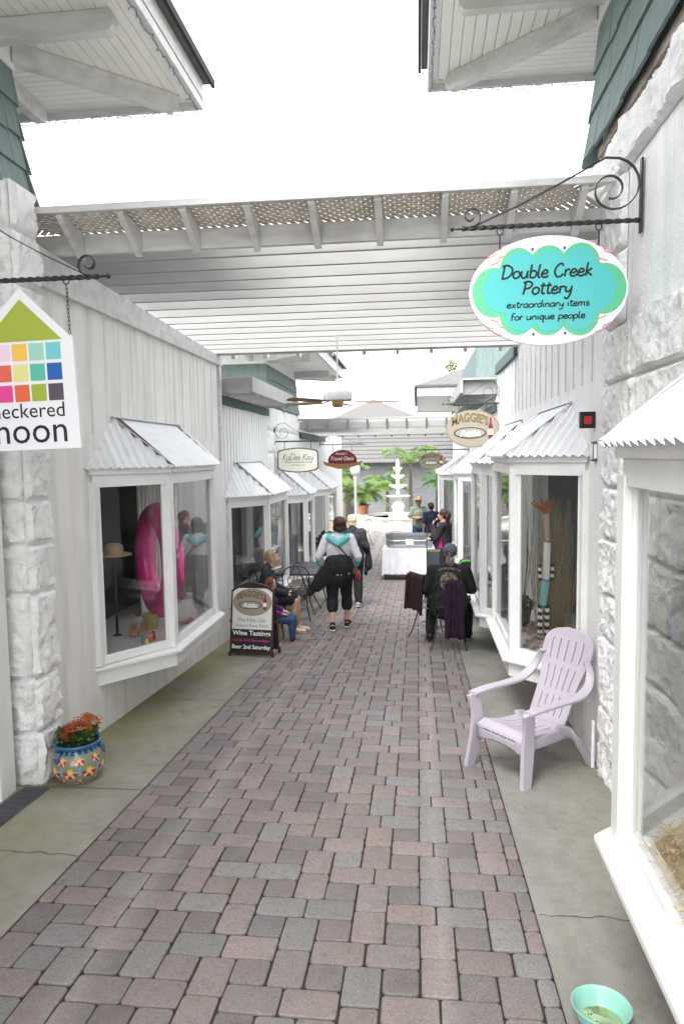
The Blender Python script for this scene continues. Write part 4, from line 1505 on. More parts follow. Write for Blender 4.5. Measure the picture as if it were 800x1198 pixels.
# ---- cream barrel shaped sign
bracket('black iron bracket over the cream sign on the left wall', -1, WL, 12.32, 2.11, .86, plate=.38)
t = thing('hanging_sign', 'cream sign with bowed edges and thin script lettering on the left', 'sign', (-2.145, 12.32, 1.77), 0, 'signs hanging over the alley')
def barrel(w_, h_, c):
    n = 16
    pts = []
    top = [(-w_ + c + (2*w_ - 2*c)*i/n, h_ - .045*(2*i/n - 1)**2) for i in range(n + 1)]
    bot = [(x, -z) for x, z in top][::-1]
    pts += [(-w_, -h_ + c + .045), (-w_, h_ - c - .045)] + top + [(w_, h_ - c - .045), (w_, -h_ + c + .045)] + bot
    return pts[::-1]
o = MB(); o.prism(barrel(.375, .225, .035), -.022, 0, 'y')
o.build('board', mat('grey_sign_edge', (.10, .11, .11), .6), t)
o = MB(); flat_shape(o, barrel(.352, .204, .03), -.0222, .0015)
o.build('sign_face', M['cream'], t)
o = MB(); stroke_text(o, 'KaDee Kay', 0, .0, .56, -.0240, .07, .25)
font_text(o, 'Designer Resale Boutique', 0, -.055, .48, -.0240, height=.035)
font_text(o, 'consignment', 0, -.105, .26, -.0240, height=.028)
o.build('lettering', M['ink'], t)
hook(t, -.24, .345, .20); hook(t, .24, .345, .20)

# ---- maroon sign with carved wings
bracket('black iron bracket over the dark maroon sign farther down on the left', -1, WL, 18.2, 2.13, 1.22, plate=.4)
t = thing('hanging_sign', 'dark maroon rounded sign with carved tan wings and white script', 'sign', (-1.97, 18.2, 1.73), 0, 'signs hanging over the alley')
o = MB(); o.prism([(-.38, -.10)] + [(-.38 + .76*i/20, .02 + .24*math.sin(PI*i/20)**.6) for i in range(21)] + [(.38, -.10), (.2, -.20), (-.2, -.20)], -.03, 0, 'y')
o.build('board', M['maroon'], t)
o = MB(); o.prism([(-.52, -.04), (-.38, -.08), (-.15, -.11), (.15, -.11), (.38, -.08), (.54, -.03), (.47, -.15), (.3, -.19), (.12, -.245), (-.12, -.245), (-.3, -.19), (-.46, -.15)][::-1], -.045, -.031, 'y')
o.build('carved_wings', M['tanwood'], t)
o = MB(); font_text(o, "Family's", -.03, .115, .30, -.032, height=.07, shear=.3)
font_text(o, 'Travel Oasis', 0, -.02, .62, -.032, height=.10, shear=.3, bold=.01)
o.build('lettering', cm('pale_pink_lettering', (.65, .50, .50)), t)
hook(t, -.25, .385, .2); hook(t, .25, .385, .2)

# ------------------------------------------------------------------ ceiling fan
t = thing('ceiling_fan', 'white ceiling fan with wooden blades hanging from the near pergola', 'ceiling fan', (-.855, 7.5, 2.47), math.radians(8))
o = MB(); o.tube([(0, 0, .06), (0, 0, .70)], .009, 10); o.lathe([(.03, .03), (.03, .10), (.012, .15)], 16)
o.build('rod', M['paint'], t, smooth=True, auto=40)
o = MB(); o.lathe([(.09, -.035), (.15, -.03), (.158, -.015), (.158, .055), (.15, .07), (.03, .08)], 32)
o.build('motor_housing', M['sign_white'], t, smooth=True, auto=30)
o = MB(); o.lathe([(.0, -.10), (.05, -.10), (.062, -.085), (.065, -.035)], 24)
o.build('switch_cap', M['brass'], t, smooth=True, auto=40)
for k in range(5):
    a = math.radians(72*k + 4)
    d = Vector((math.cos(a), math.sin(a), 0)); x = Vector((-d.y, d.x, 0))
    tilt = Vector((0, 0, .2))
    xx = (x + tilt*.9).normalized()
    o = MB()
    prof = [(.20, .040), (.24, .052), (.45, .062), (.60, .066), (.655, .055), (.675, .03)]
    vs = []
    for (r_, w_) in prof:
        for (sg, up) in ((-1, 0), (1, 0), (1, 1), (-1, 1)):
            vs.append(d*r_ + xx*sg*w_ + Vector((0, 0, -.045 + up*.007)))
    fs = []
    for i in range(len(prof) - 1):
        for q in range(4):
            fs.append((i*4 + q, i*4 + (q + 1) % 4, i*4 + 4 + (q + 1) % 4, i*4 + 4 + q))
    fs += [(3, 2, 1, 0), tuple(len(vs) - 4 + q for q in range(4))]
    o.add(vs, fs)
    bo = fixn(o.build('blade', M['wood_lit'] if k in (2,) else M['wood_blade'], t))
    o = MB(); o.bar(d*.09 + Vector((0, 0, -.03)), d*.24 + Vector((0, 0, -.05)), .03, .008)
    o.build('blade_iron', M['brass'], bo)

# ------------------------------------------------------------------ lilac chair
def lounge_chair(loc, rz):
    t = thing('garden_chair', 'lilac plastic high-backed garden chair standing beside the right bay window', 'chair', loc, rz)
    Mx = M['lilac']
    # local: +y is where the sitter faces, x to the sides
    def panel(rowpts, widths, colf, slots, nm, th=.016, crown=0.0):
        """rowpts: centre line points (y,z) from bottom to top; widths: half widths; slots: rows ranges in which gaps are cut"""
        N = len(rowpts)
        u = colf
        vs = []
        for i, (y, z) in enumerate(rowpts):
            for q in u:
                vs.append((q*widths[i], y + crown*(q*q)*.5, z))
        fs = []
        W = len(u)
        for i in range(N - 1):
            for j in range(W - 1):
                gap = (u[j + 1] - u[j]) < .045
                if gap and any(a <= i < b for a, b in slots): continue
                fs.append((i*W + j, i*W + j + 1, (i + 1)*W + j + 1, (i + 1)*W + j))
        mb = MB(); mb.add(vs, fs)
        o = fixn(mb.build(nm, Mx, t, smooth=True, auto=60))
        s = o.modifiers.new('thick', 'SOLIDIFY'); s.thickness = th; s.offset = 0
        b = o.modifiers.new('bevel', 'BEVEL'); b.width = .0035; b.segments = 2; b.limit_method = 'ANGLE'; b.angle_limit = math.radians(50)
        return o
    # columns: 6 slats with narrow gaps
    cols_ = [-1.0, -.94]
    k6 = 6
    for j in range(k6):
        a = -.94 + 1.88*j/k6
        bnd = -.94 + 1.88*(j + 1)/k6
        if j > 0: cols_.append(a + .02)
        cols_.append((a + bnd)/2)
        if j < k6 - 1: cols_.append(bnd - .02)
    cols_ += [.94, 1.0]
    # backrest: reclined and fan shaped with an arched top
    n = 30
    rows, wid = [], []
    L = .70
    for i in range(n + 1):
        v = i/n
        y = -.135 - .30*v*L/.7 - .02*math.sin(v*PI)
        z = .30 + .655*v
        w_ = .185 + .02*v
        if v > .42: w_ = .193 + .055*min(1, (v - .42)/.3)
        if v > .80:
            q = (v - .80)/.20
            w_ = .248*math.sqrt(max(.02, 1 - (q*.985)**2.3))
        rows.append((y, z)); wid.append(w_)
    panel(rows, wid, cols_, [(2, 8), (10, 17), (19, 26)], 'backrest', crown=-.03 if False else .0 - .0)
    # seat: slightly dished with a rolled front edge
    rs, ws = [], []
    for i in range(18):
        v = i/17
        y = -.14 + .50*v
        z = .295 + .075*v - .018*math.sin(v*PI)
        if v > .9: z -= (v - .9)*.45
        rs.append((y, z)); ws.append(.195 + .05*v)
    panel(rs, ws, cols_, [(3, 14)], 'seat')
    # front apron with slots
    ap, wa = [], []
    for i in range(9):
        v = i/8
        ap.append((.368 + .012*math.sin(v*PI*.5) - .02*v, .335 - .10*v)); wa.append(.245 - .0*v)
    ucol = [-1, -.72, -.68, -.36, -.32, -.02, .02, .32, .36, .68, .72, 1]
    vs, fs = [], []
    for i, (y, z) in enumerate(ap):
        for q in ucol: vs.append((q*wa[i], y, z - (0.0 if abs(q) < .9 else 0)))
    for i in range(8):
        for j in range(len(ucol) - 1):
            if i == 1 and j in (2, 4, 6, 8): continue
            if i > 4 and abs((ucol[j] + ucol[j+1])/2) < .75*(i - 3)/5 and i > 5: continue
            fs.append((i*12 + j, i*12 + j + 1, i*12 + 13 + j, i*12 + 12 + j))
    o = MB(); o.add(vs, fs); o = fixn(o.build('front_apron', Mx, t, smooth=True, auto=60))
    s = o.modifiers.new('thick', 'SOLIDIFY'); s.thickness = .014; s.offset = 0
    def sweep(name, pts, wd, th, side):
        pts = [Vector(p) for p in catmull(pts, 6)]
        N = len(pts)
        mb = MB(); vs, fs = [], []
        for i, p in enumerate(pts):
            f = i/(N - 1)*(len(wd) - 1); a = int(min(f, len(wd) - 2)); wv = wd[a] + (wd[a + 1] - wd[a])*(f - a)
            tg = (pts[min(i + 1, N - 1)] - pts[max(0, i - 1)]).normalized()
            sv = Vector(side[a]).lerp(Vector(side[min(a + 1, len(side) - 1)]), f - a) if isinstance(side, list) else Vector(side)
            x = (sv - tg*sv.dot(tg)).normalized()
            z = x.cross(tg)
            for (aa, bb) in ((-1, -1), (-.8, -1.35), (.8, -1.35), (1, -1), (1, 1), (-1, 1)):
                vs.append(p + x*aa*wv/2 + z*bb*th/2)
        n_ = 6
        for i in range(N - 1):
            for q in range(n_):
                fs.append((i*n_ + q, i*n_ + (q + 1) % n_, i*n_ + n_ + (q + 1) % n_, i*n_ + n_ + q))
        fs += [tuple(range(n_)), tuple((N - 1)*n_ + q for q in range(n_))]
        mb.add(vs, fs)
        return fixn(mb.build(name, Mx, t, smooth=True, auto=40, bevel=.003))
    for s in (-1, 1):
        sweep('armrest', [(s*.292, .37, .545), (s*.30, .20, .552), (s*.302, .0, .548), (s*.305, -.17, .555), (s*.298, -.27, .60), (s*.272, -.325, .675), (s*.235, -.335, .745), (s*.21, -.325, .77)],
              [.085, .09, .088, .085, .075, .06, .05, .05], .018, [(1, 0, 0)]*3 + [(1, 0, .1), (1, 0, .3), (.8, .4, .3), (.5, .8, .2), (.3, .9, .2)])
        # front leg, flared foot, running up into the armrest
        sweep('leg', [(s*.292, .365, .545), (s*.275, .345, .42), (s*.270, .35, .28), (s*.285, .375, .12), (s*.30, .40, 0)], [.10, .095, .11, .095, .075], .034, (0, 1, .15))
        sweep('leg', [(s*.20, -.02, .300), (s*.225, -.14, .265), (s*.255, -.26, .15), (s*.275, -.34, 0)], [.11, .10, .075, .05], .034, (0, 1, .8))
        sweep('side_rail', [(s*.245, .36, .30), (s*.235, .15, .285), (s*.205, -.12, .275)], [.075, .07, .08], .02, (0, 0, 1))
    return t
rf_ = Vector((-.757, -.654))
ch_ = lounge_chair((.80, 4.79, gz(4.79)), math.atan2(-rf_.x, rf_.y))
ch_.scale = (.84, .95, .955)

# ------------------------------------------------------------------ flower pot
def talavera(loc):
    t = thing('flower_pot', 'round painted pot of orange blooms beside the left stone corner', 'flower pot', loc)
    prof = [(.0, 0), (.085, 0), (.10, .004)]
    for i in range(44):
        a = -1.12 + 2.12*i/43
        prof.append((.045 + .128*math.cos(a)**.9 if math.cos(a) > 0 else .05, .122 + .122*math.sin(a)/math.sin(1.12)*.98))
    body = [q for q in prof if q[1] <= .215]
    body += [(.128, .225), (.126, .238)]
    n = 200
    mb = MB(); mb.lathe(body, n)
    o = mb.build('pot_body', M['pot'], t, smooth=True)
    rnd = random.Random(2)
    cols = []
    for p in o.data.polygons:
        c = p.center
        th = math.degrees(math.atan2(c.y, c.x)) % 360
        z = c.z
        col = (.30, .25, .13) if (int(th/4) + int(z/.006)) % 2 else (.08, .18, .16)
        if z < .03: col = (.38, .45, .42)
        if .028 < z < .036: col = (.10, .17, .30)
        for (zc_, off, R) in ((.112, 0, 36), (.186, 20, 27), (.048, 20, 22)):
            ph = ((th + off + 20) % 40) - 20
            dx = ph/360*2*PI*.165; dz = z - zc_
            d = math.hypot(dx, dz)*1000
            an = math.degrees(math.atan2(dz, dx))
            if dz < .012:
                if d < R*.34: col = (.60, .55, .16)
                elif d < R*.52: col = (.70, .28, .12)
                elif d < R*1.25 and dz < .004: col = (.42, .02, .02) if int((an + 360)/24) % 3 else (.60, .50, .36)
            elif d < R*.7: col = (.60, .42, .04)
        if .085 < z < .145:
            ph = ((th + 20) % 40) - 20
            if abs(abs(ph) - 20) < 2.5: col = (.10, .35, .58)
        if z > .215: col = (.03, .03, .05) if int(th/9) % 2 else (.06, .22, .40)
        cols.append(col)
    add_col(o, cols)
    r_ = MB()
    r_.lathe([(.128, .236), (.146, .246), (.160, .262), (.158, .272), (.146, .276), (.132, .262), (.125, .24)], 64)
    r_.build('rim', M['pot_blue'], t, smooth=True)
    for a in (-115, 20, 140):
        h = MB(); ar = math.radians(a)
        d = Vector((math.cos(ar), math.sin(ar), 0)); x = Vector((-d.y, d.x, 0))
        for q in (-1, 0, 1):
            h.tube([d*.136 + x*q*.011 + Vector((0, 0, .238)), d*.158 + x*q*.011 + Vector((0, 0, .215)), d*.166 + x*q*.010 + Vector((0, 0, .19)), d*.166 + x*q*.008 + Vector((0, 0, .165))], .0075, 8)
        h.build('handle', M['pot_blue'], t, smooth=True)
    so_ = MB(); so_.lathe([(.0, .255), (.128, .25)], 24)
    so_.build('soil', M['soil_dark'], t)
    fo = MB(); rnd = random.Random(4)
    for k in range(240):
        a = rnd.random()*2*PI; r = .125*math.sqrt(rnd.random()); h = .29 + .075*rnd.random() - r*.2
        c = Vector((math.cos(a)*r, math.sin(a)*r, h))
        d = Vector((math.cos(a + rnd.uniform(-1, 1)), math.sin(a + rnd.uniform(-1, 1)), rnd.uniform(-.2, .8))).normalized()
        x = d.orthogonal().normalized(); L = rnd.uniform(.025, .045); w_ = L*.38
        fo.add([c, c + d*L*.5 + x*w_, c + d*L, c + d*L*.5 - x*w_], [(0, 1, 2, 3)])
    for k in range(26):
        a = rnd.random()*2*PI; r = .10*math.sqrt(rnd.random())
        fo.tube([(math.cos(a)*r*.5, math.sin(a)*r*.5, .25), (math.cos(a)*r, math.sin(a)*r, .36)], .002, 4)
    fo.build('foliage', M['leaf'], t)
    for nm, mt, a0 in (('blooms', 'bloom_red', PI), ('blooms', 'bloom_orange', 0)):
        bl = MB()
        for k in range(62):
            a = a0 + rnd.uniform(-PI/2, PI/2); r = .135*math.sqrt(rnd.random()); h = .362 + (.05 if a0 == 0 else .0) - r*r*2.2 + rnd.uniform(-.01, .015)
            c = Vector((math.cos(a)*r + .01, math.sin(a)*r, h))
            for j in range(11):
                q = c + Vector((rnd.uniform(-.020, .020), rnd.uniform(-.020, .020), rnd.uniform(-.008, .010)))
                for m_ in range(4):
                    an = m_*PI/2 + rnd.random()
                    dd = Vector((math.cos(an), math.sin(an), .25))*.0075; e = Vector((-dd.y, dd.x, 0))*.55
                    bl.add([q, q + dd*.6 + e, q + dd, q + dd*.6 - e], [(0, 1, 2, 3)])
        bl.build(nm, M[mt], t)
def tone_mat(name, rough, coat=0):
    m, n, L, b = new_mat(name)
    at = n.new('ShaderNodeAttribute'); at.attribute_name = 'tone'
    L.new(at.outputs['Color'], b.inputs['Base Color'])
    b.inputs['Roughness'].default_value = rough
    b.inputs['Coat Weight'].default_value = coat
    return m
M['pot'] = tone_mat('painted_glaze', .25, .5)
M['pot_blue'] = mat('blue_glaze', (.02, .13, .27), .22, (.015, .09, .20), 20, coat=.5)
M['soil_dark'] = mat('dark_potting_soil', (.03, .022, .016), .95)
M['bloom_red'] = mat('red_orange_petals', (.44, .06, .025), .6, (.32, .035, .02), 40)
M['bloom_orange'] = mat('orange_petals', (.50, .14, .03), .6, (.34, .07, .02), 40)
talavera((-2.285, 4.27, gz(4.27)))

# ------------------------------------------------------------------ mint bowl
t = thing('bowl', 'mint green water bowl on the concrete at the right foreground', 'bowl', (.628, 2.325, gz(2.325)))
t.rotation_euler = (-math.atan(SL), 0, 0)
o = MB(); o.lathe([(0, .002), (.055, .002), (.058, .006), (.078, .035), (.094, .070), (.101, .088), (.1025, .0905), (.100, .092), (.097, .0895), (.090, .070), (.074, .038), (.052, .012), (0, .010)], 64)
o.build('shell', mat('mint_plastic', (.25, .50, .43), .35, (.225, .46, .395), 4, coat=.1), t, smooth=True)
o = MB(); o.lathe([(0.0, .034), (.071, .034)], 40)
o.build('water', mat('cloudy_water', (.42, .62, .40), .06, (.50, .60, .28), 9), t)
o = MB(); rnd = random.Random(1)
for k in range(7):
    o.ball((rnd.uniform(-.04, .05), rnd.uniform(-.05, .04), .0345), .0016 + rnd.random()*.002, 5)
tag(o.build('grit', M['soil_dark'], t), kind='stuff')

# ------------------------------------------------------------------ drain strip, vent pipe, wall boxes
o = MB()
o.add([(-2.56, 4.08, gz(4.08) + .007), (-2.405, 4.10, gz(4.1) + .007), (-2.375, 3.0, gz(3.0) + .007), (-2.56, 3.0, gz(3.0) + .007)], [(3, 2, 1, 0)])
for k in range(46):
    y = 3.02 + k*.0232
    o.box(-2.555, -2.385, y, y + .010, gz(y) + .008, gz(y) + .0115)
tag(o.build('threshold_grate', mat('dark_grey_rubber', (.10, .105, .115), .8, (.07, .075, .08), 20)), 'dark grey ribbed strip set in the concrete before the left door', 'floor strip')
o = MB(); o.tube([(1.20, 4.78, gz(4.78) - .02), (1.20, 4.78, gz(4.78) + .33)], .013, 12)
tag(o.build('vent_pipe', M['paint'], smooth=True, auto=40), 'short white upright pipe at the wall behind the lilac chair', 'pipe')
t = thing('alarm_light', 'small black box with a red square lens high on the right wall', 'alarm light', (WR, 5.08, 2.07))
o = MB(); o.box(-.10, 0, -.03, .03, -.055, .055); o.box(-.104, -.0, -.036, .034, .052, .060)
o.build('housing', M['black'], t, bevel=.005)
o = MB(); o.box(-.080, -.026, -.040, -.0305, -.028, .028)
o.build('red_lens', mat('red_plastic_lens', (.42, .012, .01), .3, coat=.3), t, bevel=.003)
t = thing('wall_plaque', 'little framed number plaque under the red alarm light', 'plaque', (WR, 5.02, 1.85))
o = MB(); o.box(-.03, 0, -.035, .035, -.07, .07)
o.build('frame', mat('pewter_frame', (.12, .11, .10), .5, metal=.4), t, bevel=.008)
o = MB(); o.box(-.034, -.0305, -.022, .022, -.055, .055)
o.box(-.026, -.004, -.0375, -.0352, -.05, .05)
o.build('white_face', M['sign_white'], t)

# ------------------------------------------------------------------ sandwich board
def sandwich_board(loc, rz):
    t = thing('sandwich_board', 'white and black sandwich board advertising wine tastings, on the left concrete', 'sandwich board', loc, rz)
    lean = math.radians(9)
    f = thing('front_panel', None, None); f.parent = t
    f.location = (0, -.14, 0); f.rotation_euler = (-lean, 0, 0)
    W, H = .275, .93
    pk = [(-W, .04), (W, .04), (W, .80)] + [(W - 2*W*i/16, .80 + .11*math.sin(PI*i/16)**.8) for i in range(1, 16)] + [(-W, .80)]
    o = MB(); o.prism(pk, .004, .024, 'y'); fr = o.build('frame', M['brown'], f, bevel=.003)
    for sx in (-1, 1):
        o = MB(); o.box(sx*W - .014, sx*W + .014, .0, .028, -.03, .06); o.build('foot', M['brown'], f)
    inn = [(-.252, .06), (.252, .06), (.252, .785)] + [(.252 - .504*i/16, .785 + .092*math.sin(PI*i/16)**.8) for i in range(1, 16)] + [(-.252, .785)]
    o = MB(); flat_shape(o, inn, .0038, .002); o.build('white_sheet', mat('board_white_sheet', (.70, .70, .68), .5), f)
    o = MB(); flat_shape(o, [(-.252, .06), (.252, .06), (.252, .335), (-.252, .335)], .0012, .0015); o.build('black_sheet', M['black'], f)
    attic(f, .245, .165, 0.0015, 0, .665, board=False)
    o = MB(); font_text(o, 'Wine & Beer Cellar', 0, .425, .36, .0012, height=.050)
    font_text(o, 'Unique Rare Finds', 0, .352, .42, .0012, height=.048); o.build('grey_lettering', mat('grey_letter', (.22, .22, .22)), f)
    o = MB(); font_text(o, 'Wine Tastings', 0, .245, .485, -.0006, height=.075, bold=.02)
    font_text(o, 'Beer 2nd Saturday', 0, .085, .485, -.0006, height=.065, bold=.02); o.build('white_lettering', M['ltext'], f)
    o = MB(); font_text(o, '1st & 3rd Saturdays', 0, .178, .46, -.0006, height=.045, bold=.01); o.build('red_lettering', M['pinktext'], f)
    k = thing('rear_panel', None, None); k.parent = t
    k.location = (0, .16, 0); k.rotation_euler = (lean*1.1, 0, 0)
    o = MB(); o.prism(pk, -.024, -.004, 'y'); o.build('frame', M['brown'], k, bevel=.003)
    for sx in (-1, 1):
        o = MB(); o.box(sx*W - .014, sx*W + .014, -.028, 0, -.03, .06); o.build('foot', M['brown'], k)
        o = MB(); o.bar((sx*(W + .012), -.07, .42), (sx*(W + .012), .09, .42), .004, .02)
        o.build('brace', M['iron'], t)
    return t
sandwich_board((-2.0, 8.12, gz(8.1)), math.radians(-6))

# ------------------------------------------------------------------ iron furniture
def iron_chair(loc, rz, label, group='black iron bistro chairs', parts=True):
    t = thing('bistro_chair', label, 'chair', loc, rz, group)
    # sitter faces +y; back at -y
    se = MB()
    se.lathe([(0, .435), (.185, .437), (.20, .445), (.185, .45), (0, .446)], 28)
    for k in range(6): pass
    se.build('seat', M['iron'], t, smooth=True, auto=40)
    for sx in (-1, 1):
        l = MB(); l.tube(catmull([(sx*.14, .14, .44), (sx*.17, .19, .30), (sx*.18, .20, .15), (sx*.21, .25, .0)], 5), .009, 7)
        l.build('leg', M['iron'], t, smooth=True)
        l = MB(); l.tube(catmull([(sx*.14, -.14, .44), (sx*.17, -.18, .30), (sx*.19, -.22, .14), (sx*.22, -.28, .0)], 5), .009, 7)
        l.build('leg', M['iron'], t, smooth=True)
    r = MB(); r.tube([(math.cos(a)*.175, math.sin(a)*.185, .20) for a in [2*PI*i/28 for i in range(28)]], .006, 6, closed=True)
    r.build('leg_ring', M['iron'], t, smooth=True)
    b = MB()
    pts = catmull([(-.17, -.10, .44), (-.20, -.19, .62), (-.20, -.225, .78), (-.13, -.245, .875), (0, -.25, .90), (.13, -.245, .875), (.20, -.225, .78), (.20, -.19, .62), (.17, -.10, .44)], 6)
    b.tube(pts, .010, 8)
    b.build('back_frame', M['iron'], t, smooth=True)
    s = MB()
    for sx in (-1, 1):
        s.tube(catmull([(0, -.175, .50), (sx*.10, -.20, .60), (sx*.12, -.215, .70), (sx*.05, -.225, .76), (sx*.02, -.22, .70), (sx*.06, -.215, .67)], 6), .006, 6)
        s.tube(catmull([(sx*.02, -.245, .89), (sx*.07, -.235, .82), (sx*.04, -.228, .78)], 5), .006, 6)
    s.tube([(-.19, -.175, .54), (.19, -.175, .54)], .006, 6)
    s.build('back_scrolls', M['iron'], t, smooth=True)
    a = MB()
    for sx in (-1, 1):
        a.tube(catmull([(sx*.20, -.215, .68), (sx*.25, -.08, .66), (sx*.26, .10, .65), (sx*.24, .17, .60), (sx*.19, .16, .45)], 6), .008, 7)
    a.build('arm_rails', M['iron'], t, smooth=True)
    return t

def iron_table(loc, w_, h, label, rz=0, group='black iron mesh tables'):
    t = thing('bistro_table', label, 'table', loc, rz, group)
    o = MB()
    o.box(-w_, w_, -w_, w_, h - .010, h)
    o.box(-w_ - .004, w_ + .004, -w_ - .004, -w_ + .016, h - .03, h - .0105)
    o.box(-w_ - .004, w_ + .004, w_ - .016, w_ + .004, h - .03, h - .0105)
    o.box(-w_ - .004, -w_ + .016, -w_ + .016, w_ - .016, h - .03, h - .0105)
    o.box(w_ - .016, w_ + .004, -w_ + .016, w_ - .016, h - .03, h - .0105)
    o.build('table_top', M['mesh_top'], t)
    for sx in (-1, 1):
        for sy in (-1, 1):
            l = MB(); l.tube(catmull([(sx*(w_ - .02), sy*(w_ - .02), h - .02), (sx*(w_ - .10), sy*(w_ - .10), h*.62), (sx*(w_ - .13), sy*(w_ - .13), h*.35), (sx*(w_ - .02), sy*(w_ - .02), 0)], 6), .011, 7)
            l.build('leg', M['iron'], t, smooth=True)
    c = MB()
    c.tube([(-(w_ - .12), -(w_ - .12), h*.4), (w_ - .12, w_ - .12, h*.4)], .006, 6)
    c.tube([(-(w_ - .12), w_ - .12, h*.4), (w_ - .12, -(w_ - .12), h*.4)], .006, 6)
    c.build('cross_brace', M['iron'], t)
    return t
M['mesh_top'] = mat('dark_metal_mesh', (.045, .047, .055), .45, (.08, .085, .095), 60, lo=.45, hi=.6)

iron_table((-2.0, 11.4, gz(11.4)), .34, .72, 'nearer black mesh table left of the walking women')
iron_table((-1.86, 12.38, gz(12.4)), .30, .74, 'farther black mesh table, behind the first one on the left')
iron_chair((-1.92, 10.62, gz(10.6)), math.radians(10), 'empty black iron chair between the seated woman and the nearer table')
iron_chair((-1.93, 9.62, gz(9.6)) if False else (-2.12, 9.56, gz(9.56)), math.radians(-90), 'black iron chair the woman with sunglasses sits on')
iron_chair((.40, 8.78, gz(8.78)), math.radians(-4), 'black iron chair under the seated man in the patched jacket')
ch_j = iron_chair((.22, 9.30, gz(9.3)), math.radians(-62), 'black iron chair with a maroon jacket over its back')
iron_table((.86, 10.62, gz(10.6)), .26, .73, 'black mesh table on the right beyond the seated man')
iron_chair((-1.82, 22.6, -1.175), math.radians(60), 'black iron chair far off on the left near the fountain')
iron_chair((.95, 11.35, gz(11.35)) if False else (.72, 11.25, gz(11.25)), math.radians(150), 'black iron chair beside the far right mesh table')

# ------------------------------------------------------------------ cloth
def grid_cloth(fn, nu, nv, name, m, parent, th=.006):
    vs = [fn(i/nu, j/nv) for j in range(nv + 1) for i in range(nu + 1)]
    W = nu + 1
    fs = [(j*W + i, j*W + i + 1, (j + 1)*W + i + 1, (j + 1)*W + i) for j in range(nv) for i in range(nu)]
    mb = MB(); mb.add(vs, fs)
    o = mb.build(name, m, parent, smooth=True)
    s = o.modifiers.new('thick', 'SOLIDIFY'); s.thickness = th
    return o
M['maroon_cloth'] = mat('maroon_cloth', (.035, .008, .013), .9, (.018, .006, .009), 12, bump=.4, bscale=20)
M['purple_cloth'] = mat('dark_plum_cloth', (.014, .006, .017), .9, (.028, .010, .030), 12, bump=.4, bscale=20)
M['black_cloth'] = mat('black_cloth', (.012, .012, .014), .9, (.02, .02, .022), 12, bump=.4, bscale=20)
M['lining'] = mat('mauve_lining', (.22, .16, .18), .8)

def draped(loc, rz, label, m, w_, lf, lb, ztop, seed):
    t = thing('draped_jacket', label, 'jacket', loc, rz)
    def fn(u, v):
        x = (u - .5)*w_*(1 + .15*noise.noise(Vector((seed, v*2, 0))))
        L = lf + lb
        d = v*L - lb
        n = noise.noise(Vector((u*5, seed, v*1.2)))
        if d < -.03: z = ztop + d + .02; y = -.285 - .05*abs(d)*1.2 - .03*n
        elif d > .03: z = ztop - d + .02; y = -.21 + .10*d*.4 + .03*n
        else: z = ztop + .012; y = -.25 + d
        z += .03*noise.noise(Vector((u*4, seed + 5, 0)))*(1 if abs(d) > .1 else .2)
        return (x, y, z)
    grid_cloth(fn, 26, 30, 'cloth', m, t, .012)
    for sx in (-1, 1):
        s = MB(); s.capsule((sx*w_*.43, -.30, ztop - .05), (sx*w_*.52, -.33, ztop - lb*.95), .05, .035, side=(1, 0, 0), sx=1, sy=.5)
        s.build('sleeve', m, t, smooth=True)
    return t
draped((.22, 9.30, gz(9.3)), math.radians(-62), 'maroon jacket hung over the back of the empty chair', M['maroon_cloth'], .42, .3, .50, .90, 1)
draped((.47, 8.76, gz(8.76)), math.radians(-4), 'dark plum coat trailing from the back of the seated man\'s chair', M['purple_cloth'], .17, .15, .72, .90, 3)

# ------------------------------------------------------------------ tables with cloths, tub, sound gear
def cloth_table(loc, a, b, h, drop, label):
    t = thing('cloth_table', label, 'table', loc)
    o = MB(); o.box(-a + .02, a - .02, -b + .02, b - .02, h - .03, h - .006)
    o.build('table_top', M['grey_room'], t)
    for sx in (-1, 1):
        for sy in (-1, 1):
            l = MB(); l.tube([(sx*(a - .06), sy*(b - .06), h - .03), (sx*(a - .05), sy*(b - .05), 0)], .014, 8); l.build('leg', M['iron'], t)
    P = []
    n = 44
    per = []
    for i in range(n): per.append((-a + 2*a*i/n, -b))
    for i in range(n//2): per.append((a, -b + 2*b*i/(n//2)))
    for i in range(n): per.append((a - 2*a*i/n, b))
    for i in range(n//2): per.append((-a, b - 2*b*i/(n//2)))
    N = len(per)
    vs, fs = [], []
    K = 8
    for j in range(K + 1):
        d = drop*j/K
        for i, (x, y) in enumerate(per):
            cx, cy = (1 if abs(x) >= a - .01 else 0)*math.copysign(1, x), (1 if abs(y) >= b - .01 else 0)*math.copysign(1, y)
            f = .022*math.sin(i*1.05 + loc[0])*j/K + .03*j/K + .02*noise.noise(Vector((i*.3, loc[0], j*.1)))*j/K
            corner = 1.0 if (cx and cy) else 0
            vs.append((x + cx*f, y + cy*f, h - d - .05*corner*j/K))
    for j in range(K):
        for i in range(N):
            k = (i + 1) % N
            fs.append((j*N + i, (j + 1)*N + i, (j + 1)*N + k, j*N + k))
    fs.append(tuple(range(N)))
    mb = MB(); mb.add(vs, fs)
    o = mb.build('tablecloth', M['white_cloth'], t, smooth=True, auto=50)
    return t
cloth_table((-.22, 16.75, gz(16.6)), .62, .40, .76, .60, 'white cloth table carrying the galvanised tub')
cloth_table((.84, 11.95, gz(11.9)) if False else (.93, 11.78, gz(11.8)), .30, .28, .74, .58, 'small white cloth table on the right behind the seated man')
t = thing('stock_tub', 'galvanised oval tub with ribs and a white label on the cloth table', 'tub', (-.20, 16.70, gz(16.6) + .762))
o = MB()
def oval(r, z): return [( (max(-.34, min(.34, 0)) + (.34 if math.cos(a) > 0 else -.34) + math.cos(a)*r), math.sin(a)*r, z) for a in [2*PI*(i + .5)/40 for i in range(40)]]
